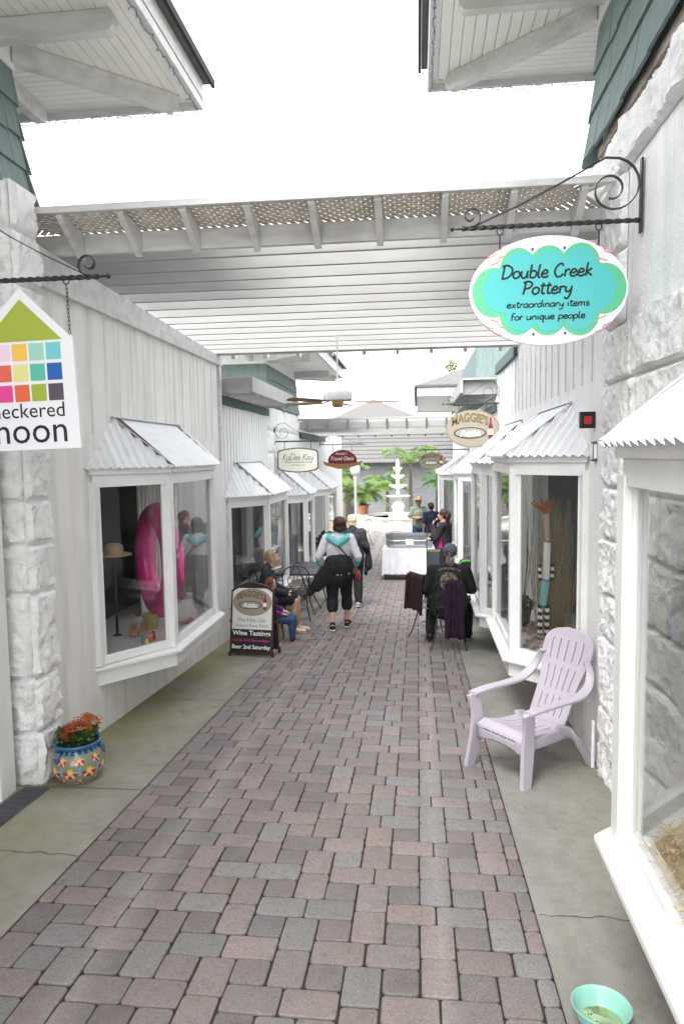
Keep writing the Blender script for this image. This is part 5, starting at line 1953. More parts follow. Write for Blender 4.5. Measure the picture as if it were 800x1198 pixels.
rings = [oval(.20, .0), oval(.215, .06), oval(.228, .075), oval(.222, .09), oval(.225, .17), oval(.240, .185), oval(.230, .20), oval(.235, .30), oval(.25, .315), oval(.25, .33), oval(.235, .33), oval(.22, .05)]
vs = [p for r_ in rings for p in r_]
fs = [(i*40 + k, i*40 + (k + 1) % 40, (i + 1)*40 + (k + 1) % 40, (i + 1)*40 + k) for i in range(len(rings) - 1) for k in range(40)]
fs += [tuple(range(39, -1, -1)), tuple(11*40 + k for k in range(40))[::-1]]
o.add(vs, fs); fixn(o.build('shell', M['galv'], t, smooth=True, auto=35))
o = MB(); o.box(-.09, .10, -.243, -.239, .09, .23); o.build('white_label', M['sign_white'], t)

t = thing('equipment_case', 'tall charcoal padded case standing on the paving by the singer', 'case', (.29, 12.85, gz(12.85)))
o = MB(); o.box(-.12, .12, -.10, .10, 0, .98); o.build('body', mat('charcoal_nylon', (.05, .065, .08), .8, (.035, .045, .055), 12), t, bevel=.03)
o = MB(); o.box(-.121, .121, -.101, .101, .955, .975); o.build('zip', M['gold'], t)
t = thing('microphone_stand', 'thin black microphone stand in front of the singer', 'microphone stand', (.165, 12.6, gz(12.6)))
o = MB(); o.tube([(0, 0, .02), (0, 0, 1.45)], .009, 8); o.build('pole', M['iron'], t)
for k in range(3):
    a = 2*PI*k/3 + .3
    o = MB(); o.tube([(0, 0, .16), (math.cos(a)*.28, math.sin(a)*.28, .01)], .008, 6); o.build('leg', M['iron'], t)
t = thing('loudspeaker', 'black loudspeaker on a pole behind the singer on the right', 'loudspeaker', (.60, 15.3, gz(15.3)))
o = MB(); o.box(-.15, .15, -.13, .13, .95, 1.42); o.build('cabinet', M['black'], t, bevel=.015)
o = MB(); o.box(-.13, .13, -.138, -.131, .98, 1.39); o.build('grille', M['iron'], t)
o = MB(); o.tube([(0, 0, .05), (0, 0, .95)], .018, 8)
o.build('pole', M['iron'], t)
for k in range(3):
    a = 2*PI*k/3
    o = MB(); o.tube([(0, 0, .45), (math.cos(a)*.30, math.sin(a)*.30, .01)], .010, 6); o.build('leg', M['iron'], t)
t = thing('tote_bag', 'black bag with a green cloth on the small white table', 'bag', (.90, 11.74, gz(11.8) + .745))
o = MB(); o.capsule((-.14, 0, .055), (.14, 0, .055), .055, .06, side=(0, 1, 0), sx=1.2, sy=1); o.build('bag_body', M['black_cloth'], t, smooth=True)
o = MB(); o.capsule((-.17, -.05, .13), (-.05, -.05, .14), .03, .03, side=(0, 1, 0)); o.build('green_cloth', mat('green_fabric', (.12, .42, .08), .9), t, smooth=True)
t = thing('plant_stand', 'dark bushy plant in a black wire rail stand on the left by the bay windows', 'plant stand', (-1.98, 14.75, gz(14.75)))
o = MB(); o.lathe([(0, .74), (.24, .74), (.25, .76), (0, .765)], 28); o.build('table_top', M['mesh_top'], t)
o = MB()
for k in range(22):
    a = 2*PI*k/22; o.tube([(math.cos(a)*.23, math.sin(a)*.23, .76), (math.cos(a)*.24, math.sin(a)*.24, .98)], .005, 5)
o.tube([(math.cos(a)*.24, math.sin(a)*.24, .98) for a in [2*PI*i/28 for i in range(28)]], .007, 6, closed=True)
o.build('wire_rail', M['iron'], t)
for k in range(4):
    a = PI/2*k + .6; o = MB(); o.tube([(math.cos(a)*.2, math.sin(a)*.2, .74), (math.cos(a)*.22, math.sin(a)*.22, 0)], .011, 7); o.build('leg', M['iron'], t)
def leaf_cloud(mb, n, fn, L=(.04, .08), wr=.35, seed=1, up=.3):
    r = random.Random(seed)
    for _ in range(n):
        c = Vector(fn(r))
        d = Vector((r.uniform(-1, 1), r.uniform(-1, 1), r.uniform(-1, 1) + up)).normalized()
        x = d.cross(Vector((r.uniform(-1, 1), r.uniform(-1, 1), r.uniform(-1, 1)))).normalized()
        l = r.uniform(*L)
        mb.add([c, c + d*l*.5 + x*l*wr, c + d*l, c + d*l*.5 - x*l*wr], [(0, 1, 2, 3)])
def sph(r, c, R):
    while True:
        p = Vector((r.uniform(-1, 1), r.uniform(-1, 1), r.uniform(-1, 1)))
        if p.length < 1: break
    p = p*(.6 + .4*p.length)
    return (c[0] + p.x*R[0], c[1] + p.y*R[1], c[2] + p.z*R[2])
o = MB(); leaf_cloud(o, 900, lambda r: sph(r, (0, 0, 1.0), (.23, .23, .24)), (.05, .09)); o.build('foliage', M['leaf_dark'], t)
o = MB(); o.tube([(0, 0, .76), (.02, 0, 1.0)], .015, 6); o.build('stem', M['trunk'], t)

# ------------------------------------------------------------------ courtyard: lamps, fountain, palms
def lamp_post(x, y, label):
    t = thing('lamp_post', label, 'lamp post', (x, y, gz(y)), 0, 'white globe lamp posts')
    o = MB(); o.lathe([(.11, 0), (.11, .1), (.075, .14), (.06, .3), (.045, .5), (.04, 2.2), (.06, 2.24), (.075, 2.3), (.05, 2.34)], 20)
    o.build('post', M['paint'], t, smooth=True, auto=40)
    o = MB(); o.lathe([(.05, 2.34), (.11, 2.38), (.155, 2.47), (.165, 2.55), (.15, 2.64), (.10, 2.72), (.03, 2.77), (.012, 2.82), (0.0, 2.83)], 24)
    o.build('globe', mat('milk_glass', (.80, .80, .78), .25, coat=.3), t, smooth=True)
lamp_post(-1.98, 22, 'white lamp post with globe on the left before the fountain')
lamp_post(.74, 22.6, 'white lamp post with globe on the right before the courtyard')

t = thing('fountain', 'white four tiered stone fountain in an octagonal basin in the courtyard', 'fountain', (-.80, 28.4, -1.175))
def octa(r, z, n=8): return [(math.cos(PI/8 + 2*PI*i/n)*r, math.sin(PI/8 + 2*PI*i/n)*r, z) for i in range(n)]
o = MB()
rg = [octa(1.55, 0), octa(1.55, .14), octa(1.46, .18), octa(1.46, .38), octa(1.54, .42), octa(1.60, .46), octa(1.60, .52), octa(1.36, .52), octa(1.34, .30)]
vs = [p for r_ in rg for p in r_]
o.add(vs, [(i*8 + k, i*8 + (k + 1) % 8, (i + 1)*8 + (k + 1) % 8, (i + 1)*8 + k) for i in range(len(rg) - 1) for k in range(8)])
o.build('basin', M['plaster'], t, bevel=.01)
o = MB(); o.lathe([(0, .40), (1.34, .40)], 32); o.build('water', mat('fountain_water', (.35, .42, .42), .05), t)
o = MB(); o.box(-.30, .25, -1.455, -1.36, .02, .41); o.build('stained_panel', M['fountain_stain'], t)
o = MB(); o.lathe([(.42, .30), (.40, .56), (.26, .62), (.20, .72), (.27, .85), (.24, 1.0), (.14, 1.12), (.17, 1.2)], 28); o.build('pedestal', M['plaster'], t, smooth=True, auto=50)
for (z, r_, nm) in ((1.18, .50, 0), (1.62, .37, 0), (2.02, .27, 0), (2.34, .19, 0)):
    o = MB(); o.lathe([(.05, z - .03), (.09, z - .01), (r_*.6, z + .03), (r_, z + .11), (r_*1.03, z + .14), (r_*.97, z + .15), (r_*.6, z + .08), (.05, z + .06)], 32)
    o.build('bowl', M['plaster'], t, smooth=True, auto=60)
    o = MB(); o.lathe([(.08, z + .05), (.10, z + .12), (.06, z + .2), (.085, z + .28), (.05, z + .42)], 16); o.build('stem', M['plaster'], t, smooth=True)
o = MB(); o.lathe([(.05, 2.45), (.07, 2.55), (.06, 2.66), (.03, 2.74), (0, 2.85)], 14); o.build('finial', M['plaster'], t, smooth=True)

def frond(mb, base, az, L, lift, droop, n=26, lw=.035, ll=.34):
    d = Vector((math.cos(az), math.sin(az), 0))
    pts = []
    for i in range(n + 1):
        s = i/n
        pts.append(Vector(base) + d*L*s*(1 - .18*s) + Vector((0, 0, L*(lift*s - droop*s*s))))
    mb.tube(pts, [.014*(1 - .8*i/n) for i in range(n + 1)], 5)
    side = Vector((-d.y, d.x, 0))
    for i in range(3, n):
        tg = (pts[i + 1] - pts[i - 1]).normalized()
        s = i/n
        l = ll*math.sin(PI*min(1, s*.9 + .12))**.7
        for sg in (-1, 1):
            v = (side*sg + tg*.75 + Vector((0, 0, -.12 - .35*s))).normalized()
            w_ = tg*lw*.5
            p = pts[i]
            mb.add([p - w_, p + w_, p + v*l*.6 + w_*.7 - Vector((0, 0, .03)), p + v*l - Vector((0, 0, .10*l/.34)), p + v*l*.6 - w_*.7 - Vector((0, 0, .03))], [(0, 1, 2, 3, 4)])
def palm(loc, h, label, L=1.3, nf=18, trunk_r=.07, lean=(0, 0), m='leaf_light', seed=3, group='palms in the courtyard'):
    t = thing('palm_tree', label, 'palm', loc, 0, group)
    r = random.Random(seed)
    tr = MB()
    pts = [(lean[0]*(i/8)**2, lean[1]*(i/8)**2, h*i/8) for i in range(9)]
    tr.tube(pts, [trunk_r*(1.35 - .5*i/8) for i in range(9)], 12)
    tr.build('trunk', M['trunk'], t, smooth=True)
    cr = MB()
    for k in range(nf):
        a = 2*PI*k/nf + r.uniform(-.2, .2)
        q = r.random()
        frond(cr, (lean[0], lean[1], h), a, L*r.uniform(.8, 1.1), .35 + 1.1*q, .35 + .65*q + (.3 if q < .3 else 0), n=20, ll=L*.26)
    cr.build('crown', M[m], t)
    return t
palm((-.30, 31.5, -1.175), 2.55, 'slender palm with arching bright fronds right behind the fountain', L=1.7, nf=20, trunk_r=.075)
t = palm((-2.25, 28.6, -.62), .75, 'bushy potted palm in a terracotta pot at the left of the fountain', L=1.45, nf=30, trunk_r=.07, seed=5)
o = MB(); o.lathe([(.14, -.02), (.17, .0), (.22, .30), (.25, .31), (.25, .37), (.21, .37), (.19, .1)], 24); o.build('pot', M['terracotta'], t, smooth=True, auto=40)
o = MB(); leaf_cloud(o, 420, lambda r: sph(r, (0, 0, .62), (.30, .3, .33)), (.10, .2), .2); o.build('undergrowth', M['leaf_dark'], t)
palm((1.1, 30.2, -1.175), 1.7, 'darker low palm at the right side of the courtyard', L=1.25, nf=16, seed=9, m='leaf')
palm((-1.35, 31.2, -1.175), 1.6, 'mid height bright palm just behind the fountain bowls', L=1.35, nf=20, seed=15, m='leaf_light')
palm((-3.2, 30.5, -1.175), 2.1, 'leafy palm at the far left of the courtyard', L=1.3, nf=18, seed=11, m='leaf_light')
t = thing('stone_plinth', 'low white stone ledge under the potted palm', 'ledge', (-2.35, 28.6, -1.175)); 
o = MB(); o.box(-.35, .28, -.35, .35, 0, .535); o.build('block', M['plaster'], t, bevel=.01)
t = thing('broadleaf_tree', 'yellow green tree crown showing above the right roofs', 'tree', (2.6, 33, -1.175))
o = MB(); o.tube([(0, 0, 0), (.05, 0, 3), (0, 0, 6.2)], [.16, .12, .06], 10)
for k in range(7):
    a = k*.9; o.tube([(0, 0, 4 + k*.25), (math.cos(a)*1.0, math.sin(a)*1.0, 5.3 + k*.2)], [.05, .02], 6)
o.build('trunk', M['trunk'], t)
o = MB(); r = random.Random(8)
cl = [(r.uniform(-1.2, 1.2), r.uniform(-1.2, 1.2), r.uniform(5.0, 7.0), r.uniform(.3, .6)) for _ in range(22)]
def fnl(r_):
    c = r_.choice(cl); return sph(r_, c[:3], (c[3],)*3)
leaf_cloud(o, 5200, fnl, (.07, .14), seed=4); o.build('crown', mat('yellow_green_leaf', (.17, .20, .04), .6, (.10, .14, .03), 5), t)
# ------------------------------------------------------------------ people
def voxel(mb, size, smooth=3, disp=0.0, dscale=12, seed=0):
    me = mb.mesh('tmp', M['skin'])
    bm = bmesh.new(); bm.from_mesh(me); bmesh.ops.recalc_face_normals(bm, faces=bm.faces); bm.to_mesh(me); bm.free()
    o = bpy.data.objects.new('tmp', me); COL.objects.link(o)
    r = o.modifiers.new('r', 'REMESH'); r.mode = 'VOXEL'; r.voxel_size = size; r.use_smooth_shade = True
    if smooth:
        s = o.modifiers.new('s', 'SMOOTH'); s.factor = .5; s.iterations = smooth
    dg = bpy.context.evaluated_depsgraph_get()
    out = bpy.data.meshes.new_from_object(o.evaluated_get(dg))
    bpy.data.objects.remove(o); bpy.data.meshes.remove(me)
    if disp:
        vs = out.vertices
        ns = [v.normal.copy() for v in vs]
        for v, nn in zip(vs, ns):
            p = v.co
            v.co = p + nn*disp*(noise.noise(Vector((p.x*dscale + seed, p.y*dscale, p.z*dscale*.6))) + .5*noise.noise(p*dscale*2.3))
    out.polygons.foreach_set('use_smooth', [True]*len(out.polygons))
    return out
def put(me, name, m, parent):
    me.materials.clear()
    for q in (m if isinstance(m, list) else [m]): me.materials.append(q)
    me.name = name
    o = bpy.data.objects.new(name, me); COL.objects.link(o); o.parent = parent
    return o

STAND = dict(pelvis=(0, 0, .94), waist=(0, .01, 1.07), chest=(0, 0, 1.27), neck=(0, -.012, 1.45), head=(0, .015, 1.605),
             shL=(-.175, -.01, 1.395), elL=(-.215, -.03, 1.12), wrL=(-.21, .05, .88), shR=(.175, -.01, 1.395), elR=(.215, -.03, 1.12), wrR=(.21, .05, .88),
             hiL=(-.09, 0, .92), knL=(-.10, .02, .50), anL=(-.10, -.02, .085), toL=(-.115, .13, .03),
             hiR=(.09, 0, .92), knR=(.10, .02, .50), anR=(.10, -.02, .085), toR=(.115, .13, .03))
SIT = dict(pelvis=(0, -.02, .53), waist=(0, -.02, .66), chest=(0, 0, .86), neck=(0, .0, 1.04), head=(0, .03, 1.19),
           shL=(-.175, 0, .985), elL=(-.225, .0, .71), wrL=(-.15, .22, .64), shR=(.175, 0, .985), elR=(.225, .0, .71), wrR=(.15, .22, .64),
           hiL=(-.09, 0, .51), knL=(-.10, .43, .50), anL=(-.10, .42, .085), toL=(-.11, .57, .03),
           hiR=(.09, 0, .51), knR=(.10, .43, .50), anR=(.10, .42, .085), toR=(.11, .57, .03))
def V(*a): return Vector(a)
def torso(mb, J, f, off, hem=None):
    P = {k: Vector(v) for k, v in J.items()}
    side = (P['shR'] - P['shL']).normalized()
    mb.capsule(P['pelvis'], P['waist'], .118*f + off, .108*f + off, side, 1.32, .95)
    mb.capsule(P['waist'], P['chest'], .108*f + off, .118*f + off, side, 1.28, .92)
    mb.capsule(P['chest'], P['neck'] - (P['neck'] - P['chest'])*.35, .118*f + off, .075 + off, side, 1.25, .85)
    mb.capsule(P['shL'], P['shR'], .052 + off, .052 + off, (0, 0, 1), .95, 1.0)
    mb.capsule(P['shL'] + side*.09, P['neck'] - V(0, 0, .0), .045 + off, .045 + off)
    mb.capsule(P['shR'] - side*.09, P['neck'] - V(0, 0, .0), .045 + off, .045 + off)
    if f > 1.15: mb.capsule(P['pelvis'] + V(0, -.03, -.03), P['pelvis'] + V(0, -.02, .06), .13*f + off, .12*f + off, side, 1.25, .95)
def arm(mb, J, s, f, off, to='wr', cut=1.0):
    a, b, c = (Vector(J[k + s]) for k in ('sh', 'el', 'wr'))
    ff = (f - 1)*.6 + 1
    if to == 'el':
        mb.capsule(a, a.lerp(b, cut), .050*ff + off, (.050 - .008*cut)*ff + off*1.3)
        return
    mb.capsule(a, b, .050*ff + off, .040*ff + off)
    mb.capsule(b, b.lerp(c, cut), .040*ff + off, .028*ff + off*1.1)
def leg(mb, J, s, f, off, cut=1.0):
    a, b, c = (Vector(J[k + s]) for k in ('hi', 'kn', 'an'))
    ff = (f - 1)*.7 + 1
    mb.capsule(a, b, .086*ff + off, .056*ff + off)
    if cut > 0:
        m_ = b.lerp(c, min(cut, .38))
        mb.capsule(b, m_, .054*ff + off, .057*ff + off)
        if cut > .38: mb.capsule(b.lerp(c, .38), b.lerp(c, cut), .057*ff + off, (.057 - .024*cut)*ff + off)
def hand(mb, J, s, curl=.5, dirv=None):
    w_, e = Vector(J['wr' + s]), Vector(J['el' + s])
    d = Vector(dirv).normalized() if dirv else (w_ - e).normalized()
    sg = 1 if s == 'R' else -1
    up = Vector((0, 0, 1)) if abs(d.z) < .8 else Vector((0, 1, 0))
    x = d.cross(up).normalized()     # across the palm
    n = x.cross(d).normalized()
    kn = w_ + d*.085
    mb.capsule(w_ + d*.012, kn, .030, .036, x, 1.15, .5)
    for i, (t, L) in enumerate(((-1.5, .062), (-.5, .078), (.5, .074), (1.5, .056))):
        b0 = kn + x*t*.0195
        d1 = (d + x*t*.05 - n*curl*.35).normalized()
        b1 = b0 + d1*L*.55
        d2 = (d - n*curl*1.2 + x*t*.04).normalized()
        mb.capsule(b0 - d*.01, b1, .0095, .0085, n=8)
        mb.capsule(b1, b1 + d2*L*.5, .0085, .007, n=8)
    tb = w_ + d*.035 - x*sg*.030
    t1 = tb + (d*.6 - x*sg*.7 - n*.3).normalized()*.035
    mb.capsule(tb, t1, .013, .011, n=8)
    mb.capsule(t1, t1 + (d - n*.4 - x*sg*.2).normalized()*.030, .011, .008, n=8)
def head_frame(J, yaw=0, pitch=0):
    return Matrix.Translation(Vector(J['head'])) @ Euler((pitch, 0, yaw)).to_matrix().to_4x4()
def add_tr(dst, src, Mx):
    dst.add([Mx @ Vector(v) for v in src.v], src.f)
def head(mb, J, Mx):
    h = MB()
    h.ball((0, -.012, .02), 1, 14, sz=(.074, .092, .098)); h.v = h.v
    h.ball((0, .022, -.03), 1, 14, sz=(.060, .066, .084))
    h.ball((0, .045, -.082), 1, 10, sz=(.036, .036, .030))
    h.capsule((0, .080, .005), (0, .100, -.025), .008, .013, n=8)
    h.capsule((-.032, .070, .024), (.032, .070, .024), .012, .012, n=8)
    h.capsule((-.016, .082, -.056), (.016, .082, -.056), .009, .009, n=8)
    for sx in (-1, 1):
        h.ball((sx*.075, -.002, -.008), 1, 8, sz=(.011, .021, .031))
        h.capsule((sx*.042, .05, -.02), (sx*.035, .055, -.04), .022, .018, n=8)
    add_tr(mb, h, Mx)
    mb.capsule(Vector(J['neck']) - V(0, 0, .05), Vector(J['head']) - V(0, .01, .07), .054, .050)
def ballfix():
    pass

def person(label, loc, rz, J, f=1.0, skin='skin', scale=1.0, vox=.008, yaw=0, pitch=0, curl=.5, hands=None, cat='person', face=True):
    t = thing('person', label, cat, loc, rz)
    t.scale = (scale,)*3
    mb = MB()
    torso(mb, J, f*.94, -.012)
    for s in 'LR':
        arm(mb, J, s, f*.95, -.004); leg(mb, J, s, f*.95, -.004)
        hand(mb, J, s, curl, (hands or {}).get(s))
        a, b = Vector(J['an' + s]), Vector(J['to' + s])
        mb.capsule(a - V(0, 0, .02) - (b - a).normalized()*.02, b, .036, .026, (1, 0, 0), 1.1, .9)
    Mx = head_frame(J, yaw, pitch)
    head(mb, J, Mx)
    body = put(voxel(mb, vox, 2), 'body', M[skin], t)
    if face:
        e = MB()
        for sx in (-1, 1):
            q = MB(); q.ball((sx*.030, .076, .004), .0125, 8); add_tr(e, q, Mx)
        e.build('eyes', M['eye_white'], t, smooth=True)
        e = MB()
        for sx in (-1, 1):
            q = MB(); q.ball((sx*.030, .0835, .004), .0062, 8); add_tr(e, q, Mx)
            q = MB(); q.capsule((sx*.018, .086, .026), (sx*.044, .080, .026), .0035, .0025, n=6); add_tr(e, q, Mx)
        e.build('irises_and_brows', M['hairdark'], t)
        e = MB(); q = MB(); q.capsule((-.018, .0885, -.056), (.018, .0885, -.056), .0052, .0052, n=8); add_tr(e, q, Mx)
        e.build('lips', M['lip'], t, smooth=True)
    return t, Mx
M['eye_white'] = mat('eye_white', (.7, .68, .66), .3)
M['lip'] = mat('lips', (.45, .14, .12), .5)
def garment(t, name, m, fns, vox=.011, disp=.011, smooth=2, seed=1, dscale=10):
    mb = MB()
    for fn in fns: fn(mb)
    return put(voxel(mb, vox, smooth, disp, dscale, seed), name, m, t)
def hair(t, m, Mx, shapes, disp=.008, vox=.009):
    h = MB()
    for s in shapes:
        if s[0] == 'b': h.ball(s[1], 1, 14, sz=s[2])
        else: h.capsule(*s[1:])
    mb = MB(); add_tr(mb, h, Mx)
    return put(voxel(mb, vox, 2, disp, 28, 3), 'hair', m, t)
def shoes(t, J, m, sole, h=.0):
    for s in 'LR':
        a, b = Vector(J['an' + s]), Vector(J['to' + s])
        d = Vector((b.x - a.x, b.y - a.y, 0)).normalized()
        sd_ = Vector((d.y, -d.x, 0))
        lift = min(a.z - .085, b.z - .03)
        mb = MB()
        tl = (b - a); tl.z += .055
        mb.capsule(a - V(0, 0, .035) - d*.025, b + V(0, 0, .008), .045, .034, sd_, 1.0, .95)
        mb.capsule(a - V(0, 0, .02), a + V(0, 0, .012 + h), .046, .044)
        o = put(voxel(mb, .009, 2), 'shoe', m, t)
        q = MB()
        c0, c1 = a - d*.035 - V(0, 0, .072), b + d*.01 - V(0, 0, .020)
        q.capsule(c0, c1, .043, .036, sd_, 1, .30)
        q.build('sole', sole, o, smooth=True)
sole_w = mat('white_rubber_sole', (.7, .7, .68), .6)

# 1: woman walking away, white and aqua hooded top, black capris
J = dict(STAND)
J.update(anL=(-.10, -.10, .10), toL=(-.11, .05, .03), knL=(-.10, .03, .50), anR=(.11, .18, .085), toR=(.14, .33, .035), knR=(.11, .16, .50),
         elL=(-.29, -.05, 1.13), wrL=(-.27, .08, .93), elR=(.29, -.05, 1.13), wrR=(.25, .09, .96), head=(.03, .02, 1.60))
t, Mx = person('woman walking away in a white and aqua hooded top and black capri trousers', (-1.14, 9.80, gz(9.75)), math.radians(4), J, 1.16, scale=.965, yaw=-.25)
M['hoodie'] = mat('white_knit', (.62, .60, .66), .9, (.70, .69, .73), 6, bump=.3, bscale=60)
M['aqua'] = mat('aqua_knit', (.10, .42, .42), .9, (.18, .50, .48), 7, bump=.3, bscale=60)
M['magenta_cloth'] = mat('magenta_cloth', (.42, .02, .20), .8, (.30, .015, .13), 8)
garment(t, 'hooded_top', M['hoodie'], [lambda m_: torso(m_, J, 1.17, .012), lambda m_: arm(m_, J, 'L', 1.2, .020, cut=.75), lambda m_: arm(m_, J, 'R', 1.2, .020, cut=.75)], disp=.012, dscale=9)
garment(t, 'aqua_hood', M['aqua'], [lambda m_: m_.capsule((-.13, -.07, 1.41), (-.0, -.135, 1.33), .050, .055, n=12), lambda m_: m_.capsule((.13, -.07, 1.41), (.0, -.135, 1.33), .050, .055, n=12), lambda m_: m_.capsule((-.15, -.02, 1.435), (-.10, .05, 1.44), .04, .03), lambda m_: m_.capsule((.15, -.02, 1.435), (.10, .05, 1.44), .04, .03),
                              lambda m_: m_.capsule((0, -.155, 1.33), (0, -.15, 1.36), .045, .04)], disp=.010)
garment(t, 'aqua_cuff', M['aqua'], [lambda m_: m_.capsule(V(-.287, -.02, 1.08), V(-.272, .06, .965), .058, .050)], disp=.006)
garment(t, 'aqua_cuff', M['aqua'], [lambda m_: m_.capsule(V(.280, -.01, 1.07), V(.258, .06, .99), .058, .050)], disp=.006)
garment(t, 'aqua_hem', M['aqua'], [lambda m_: m_.capsule((0, 0, 1.045), (0, 0, 1.07), .160, .155, (1, 0, 0), 1.30, .98)], disp=.012)
garment(t, 'capri_trousers', M['black_cloth'], [lambda m_: leg(m_, J, 'L', 1.28, .020, .42), lambda m_: leg(m_, J, 'R', 1.28, .020, .42), lambda m_: m_.capsule((0, -.02, .83), (0, -.01, 1.02), .168, .160, (1, 0, 0), 1.25, 1.0)], disp=.010)
garment(t, 'tied_jacket', M['black_cloth'], [lambda m_: m_.capsule((0, -.03, .97), (0, -.03, 1.02), .182, .178, (1, 0, 0), 1.24, 1.02), lambda m_: m_.capsule((-.20, -.12, .93), (-.44, -.10, .58), .075, .05, (0, 1, 0), .35, 1.2), lambda m_: m_.capsule((-.12, -.14, .9), (-.34, -.12, .68), .085, .07, (0, 1, 0), .35, 1.3)], disp=.010)
hair(t, M['hairdark'], Mx, [('b', (0, -.03, .025), (.098, .104, .105)), ('b', (0, -.05, -.045), (.098, .075, .075)), ('c', (-.075, -.01, .0), (-.078, .0, -.07), .030, .026), ('c', (.075, -.01, .0), (.078, .0, -.07), .030, .026)])
shoes(t, J, M['black'], sole_w)
o = MB(); o.tube(catmull([(-.14, .10, 1.43), (-.13, -.06, 1.46), (-.02, -.175, 1.33), (.16, -.17, 1.12), (.235, -.09, .97)], 6), .010, 6, flat=(0, 1, .2)); o.build('shoulder_strap', M['black'], t)
p_ = thing('handbag', 'small dark red handbag at the walking woman\'s right hip', 'handbag', (-.865, 9.82, gz(9.8) + .76))
o = MB(); o.capsule((0, -.05, .03), (0, .09, .03), .07, .07, (0, 0, 1), 1.3, .5); o.build('bag_body', mat('red_leather', (.20, .015, .02), .5), p_, smooth=True)
o = MB(); o.tube(catmull([(0, -.05, .10), (0, .02, .18), (0, .09, .10)], 5), .008, 6); o.build('handle', M['black'], p_)

# 2: companion with blond hair and black jacket
J2 = dict(STAND)
J2.update(anL=(-.10, .16, .085), toL=(-.11, .31, .035), knL=(-.10, .14, .50), anR=(.11, -.12, .11), toR=(.13, .03, .03), knR=(.10, .03, .49),
          elR=(.26, -.04, 1.15), wrR=(.27, .14, 1.02), elL=(-.24, -.02, 1.13), wrL=(-.23, .08, .92))
t, Mx = person('short blond person in a black jacket walking beside the woman in aqua', (-1.16, 12.1, gz(12.1)), math.radians(2), J2, 1.12, scale=.96, yaw=.1)
M['navyblack'] = mat('blue_black_jacket', (.018, .020, .030), .7, (.03, .034, .045), 8)
garment(t, 'jacket', M['navyblack'], [lambda m_: torso(m_, J2, 1.22, .03), lambda m_: arm(m_, J2, 'L', 1.25, .025), lambda m_: arm(m_, J2, 'R', 1.25, .025), lambda m_: m_.capsule((0, 0, .90), (0, 0, 1.05), .165, .155, (1, 0, 0), 1.25, .95)], disp=.012)
garment(t, 'trousers', M['black_cloth'], [lambda m_: leg(m_, J2, 'L', 1.15, .028, .93), lambda m_: leg(m_, J2, 'R', 1.15, .028, .93)], disp=.010)
hair(t, M['hairblond'], Mx, [('b', (0, -.028, .025), (.090, .098, .100)), ('b', (0, -.05, -.04), (.078, .06, .06))])
shoes(t, J2, mat('grey_shoe', (.35, .35, .35), .7), sole_w)
p_ = thing('carried_jacket', 'black jacket folded over the blond walker\'s right forearm', 'jacket', (-.89, 12.2, gz(12.2) + .90))
o = MB(); o.capsule((0, 0, .12), (.01, .02, -.16), .055, .09, (0, 1, 0), 1.7, .8); o.capsule((-.0, -.03, .05), (-.03, -.06, -.28), .04, .05, (0, 1, 0), 1.4, .7)
put(voxel(o, .012, 2, .012, 14), 'cloth', M['black_cloth'], p_)

# 3: seated woman on the left
J3 = dict(SIT)
J3.update(head=(0, .09, 1.14), neck=(0, .045, 1.0), chest=(0, .01, .83), wrR=(.10, .34, .60), elR=(.23, .06, .72), wrL=(-.09, .33, .60), anL=(-.08, .44, .085), anR=(.06, .40, .085), toR=(.06, .55, .03), toL=(-.08, .59, .03))
t, Mx = person('woman in a black cardigan with sunglasses on her hair, seated sideways on the left', (-2.14, 9.56, gz(9.56)), math.radians(-88), J3, 1.05, scale=.95, pitch=-.12, hands={'R': (.0, .8, -.6), 'L': (.1, .8, -.6)})
garment(t, 'cardigan', M['navyblack'], [lambda m_: torso(m_, J3, 1.08, .016), lambda m_: arm(m_, J3, 'L', 1.08, .016, cut=.85), lambda m_: arm(m_, J3, 'R', 1.08, .016, cut=.85)], disp=.010)
garment(t, 'skirt', M['black_cloth'], [lambda m_: m_.capsule((-.09, .0, .52), (-.09, .37, .52), .105, .085), lambda m_: m_.capsule((.09, .0, .52), (.09, .37, .52), .105, .085), lambda m_: m_.capsule((0, .0, .50), (0, .36, .50), .10, .075), lambda m_: m_.capsule((0, -.02, .53), (0, -.02, .62), .14, .13, (1, 0, 0), 1.3, .95)], disp=.008)
hair(t, M['hairlight'], Mx, [('b', (0, -.03, .025), (.086, .098, .100)), ('b', (0, -.085, -.01), (.05, .045, .05)), ('b', (0, -.05, -.04), (.07, .05, .05))])
shoes(t, J3, mat('beige_flat_shoe', (.62, .45, .36), .5), mat('tan_sole', (.35, .25, .18), .7), h=-.03)
sg_ = MB()
for sx in (-1, 1):
    q = MB(); q.ball((sx*.036, .052, .098), 1, 8, sz=(.027, .010, .021)); add_tr(sg_, q, Mx)
q = MB(); q.tube([(-.07, .04, .09), (.07, .04, .09)], .003, 5); add_tr(sg_, q, Mx)
g_ = sg_.build('sunglasses', M['black'], t, smooth=True)
o = MB(); q = MB(); q.tube([(math.cos(a)*.075, .03 + math.sin(a)*.085, -.155 + .02*math.sin(a)) for a in [2*PI*i/24 for i in range(24)]], .010, 6, closed=True); add_tr(o, q, head_frame(J3)); o.build('necklace', M['sign_white'], t)

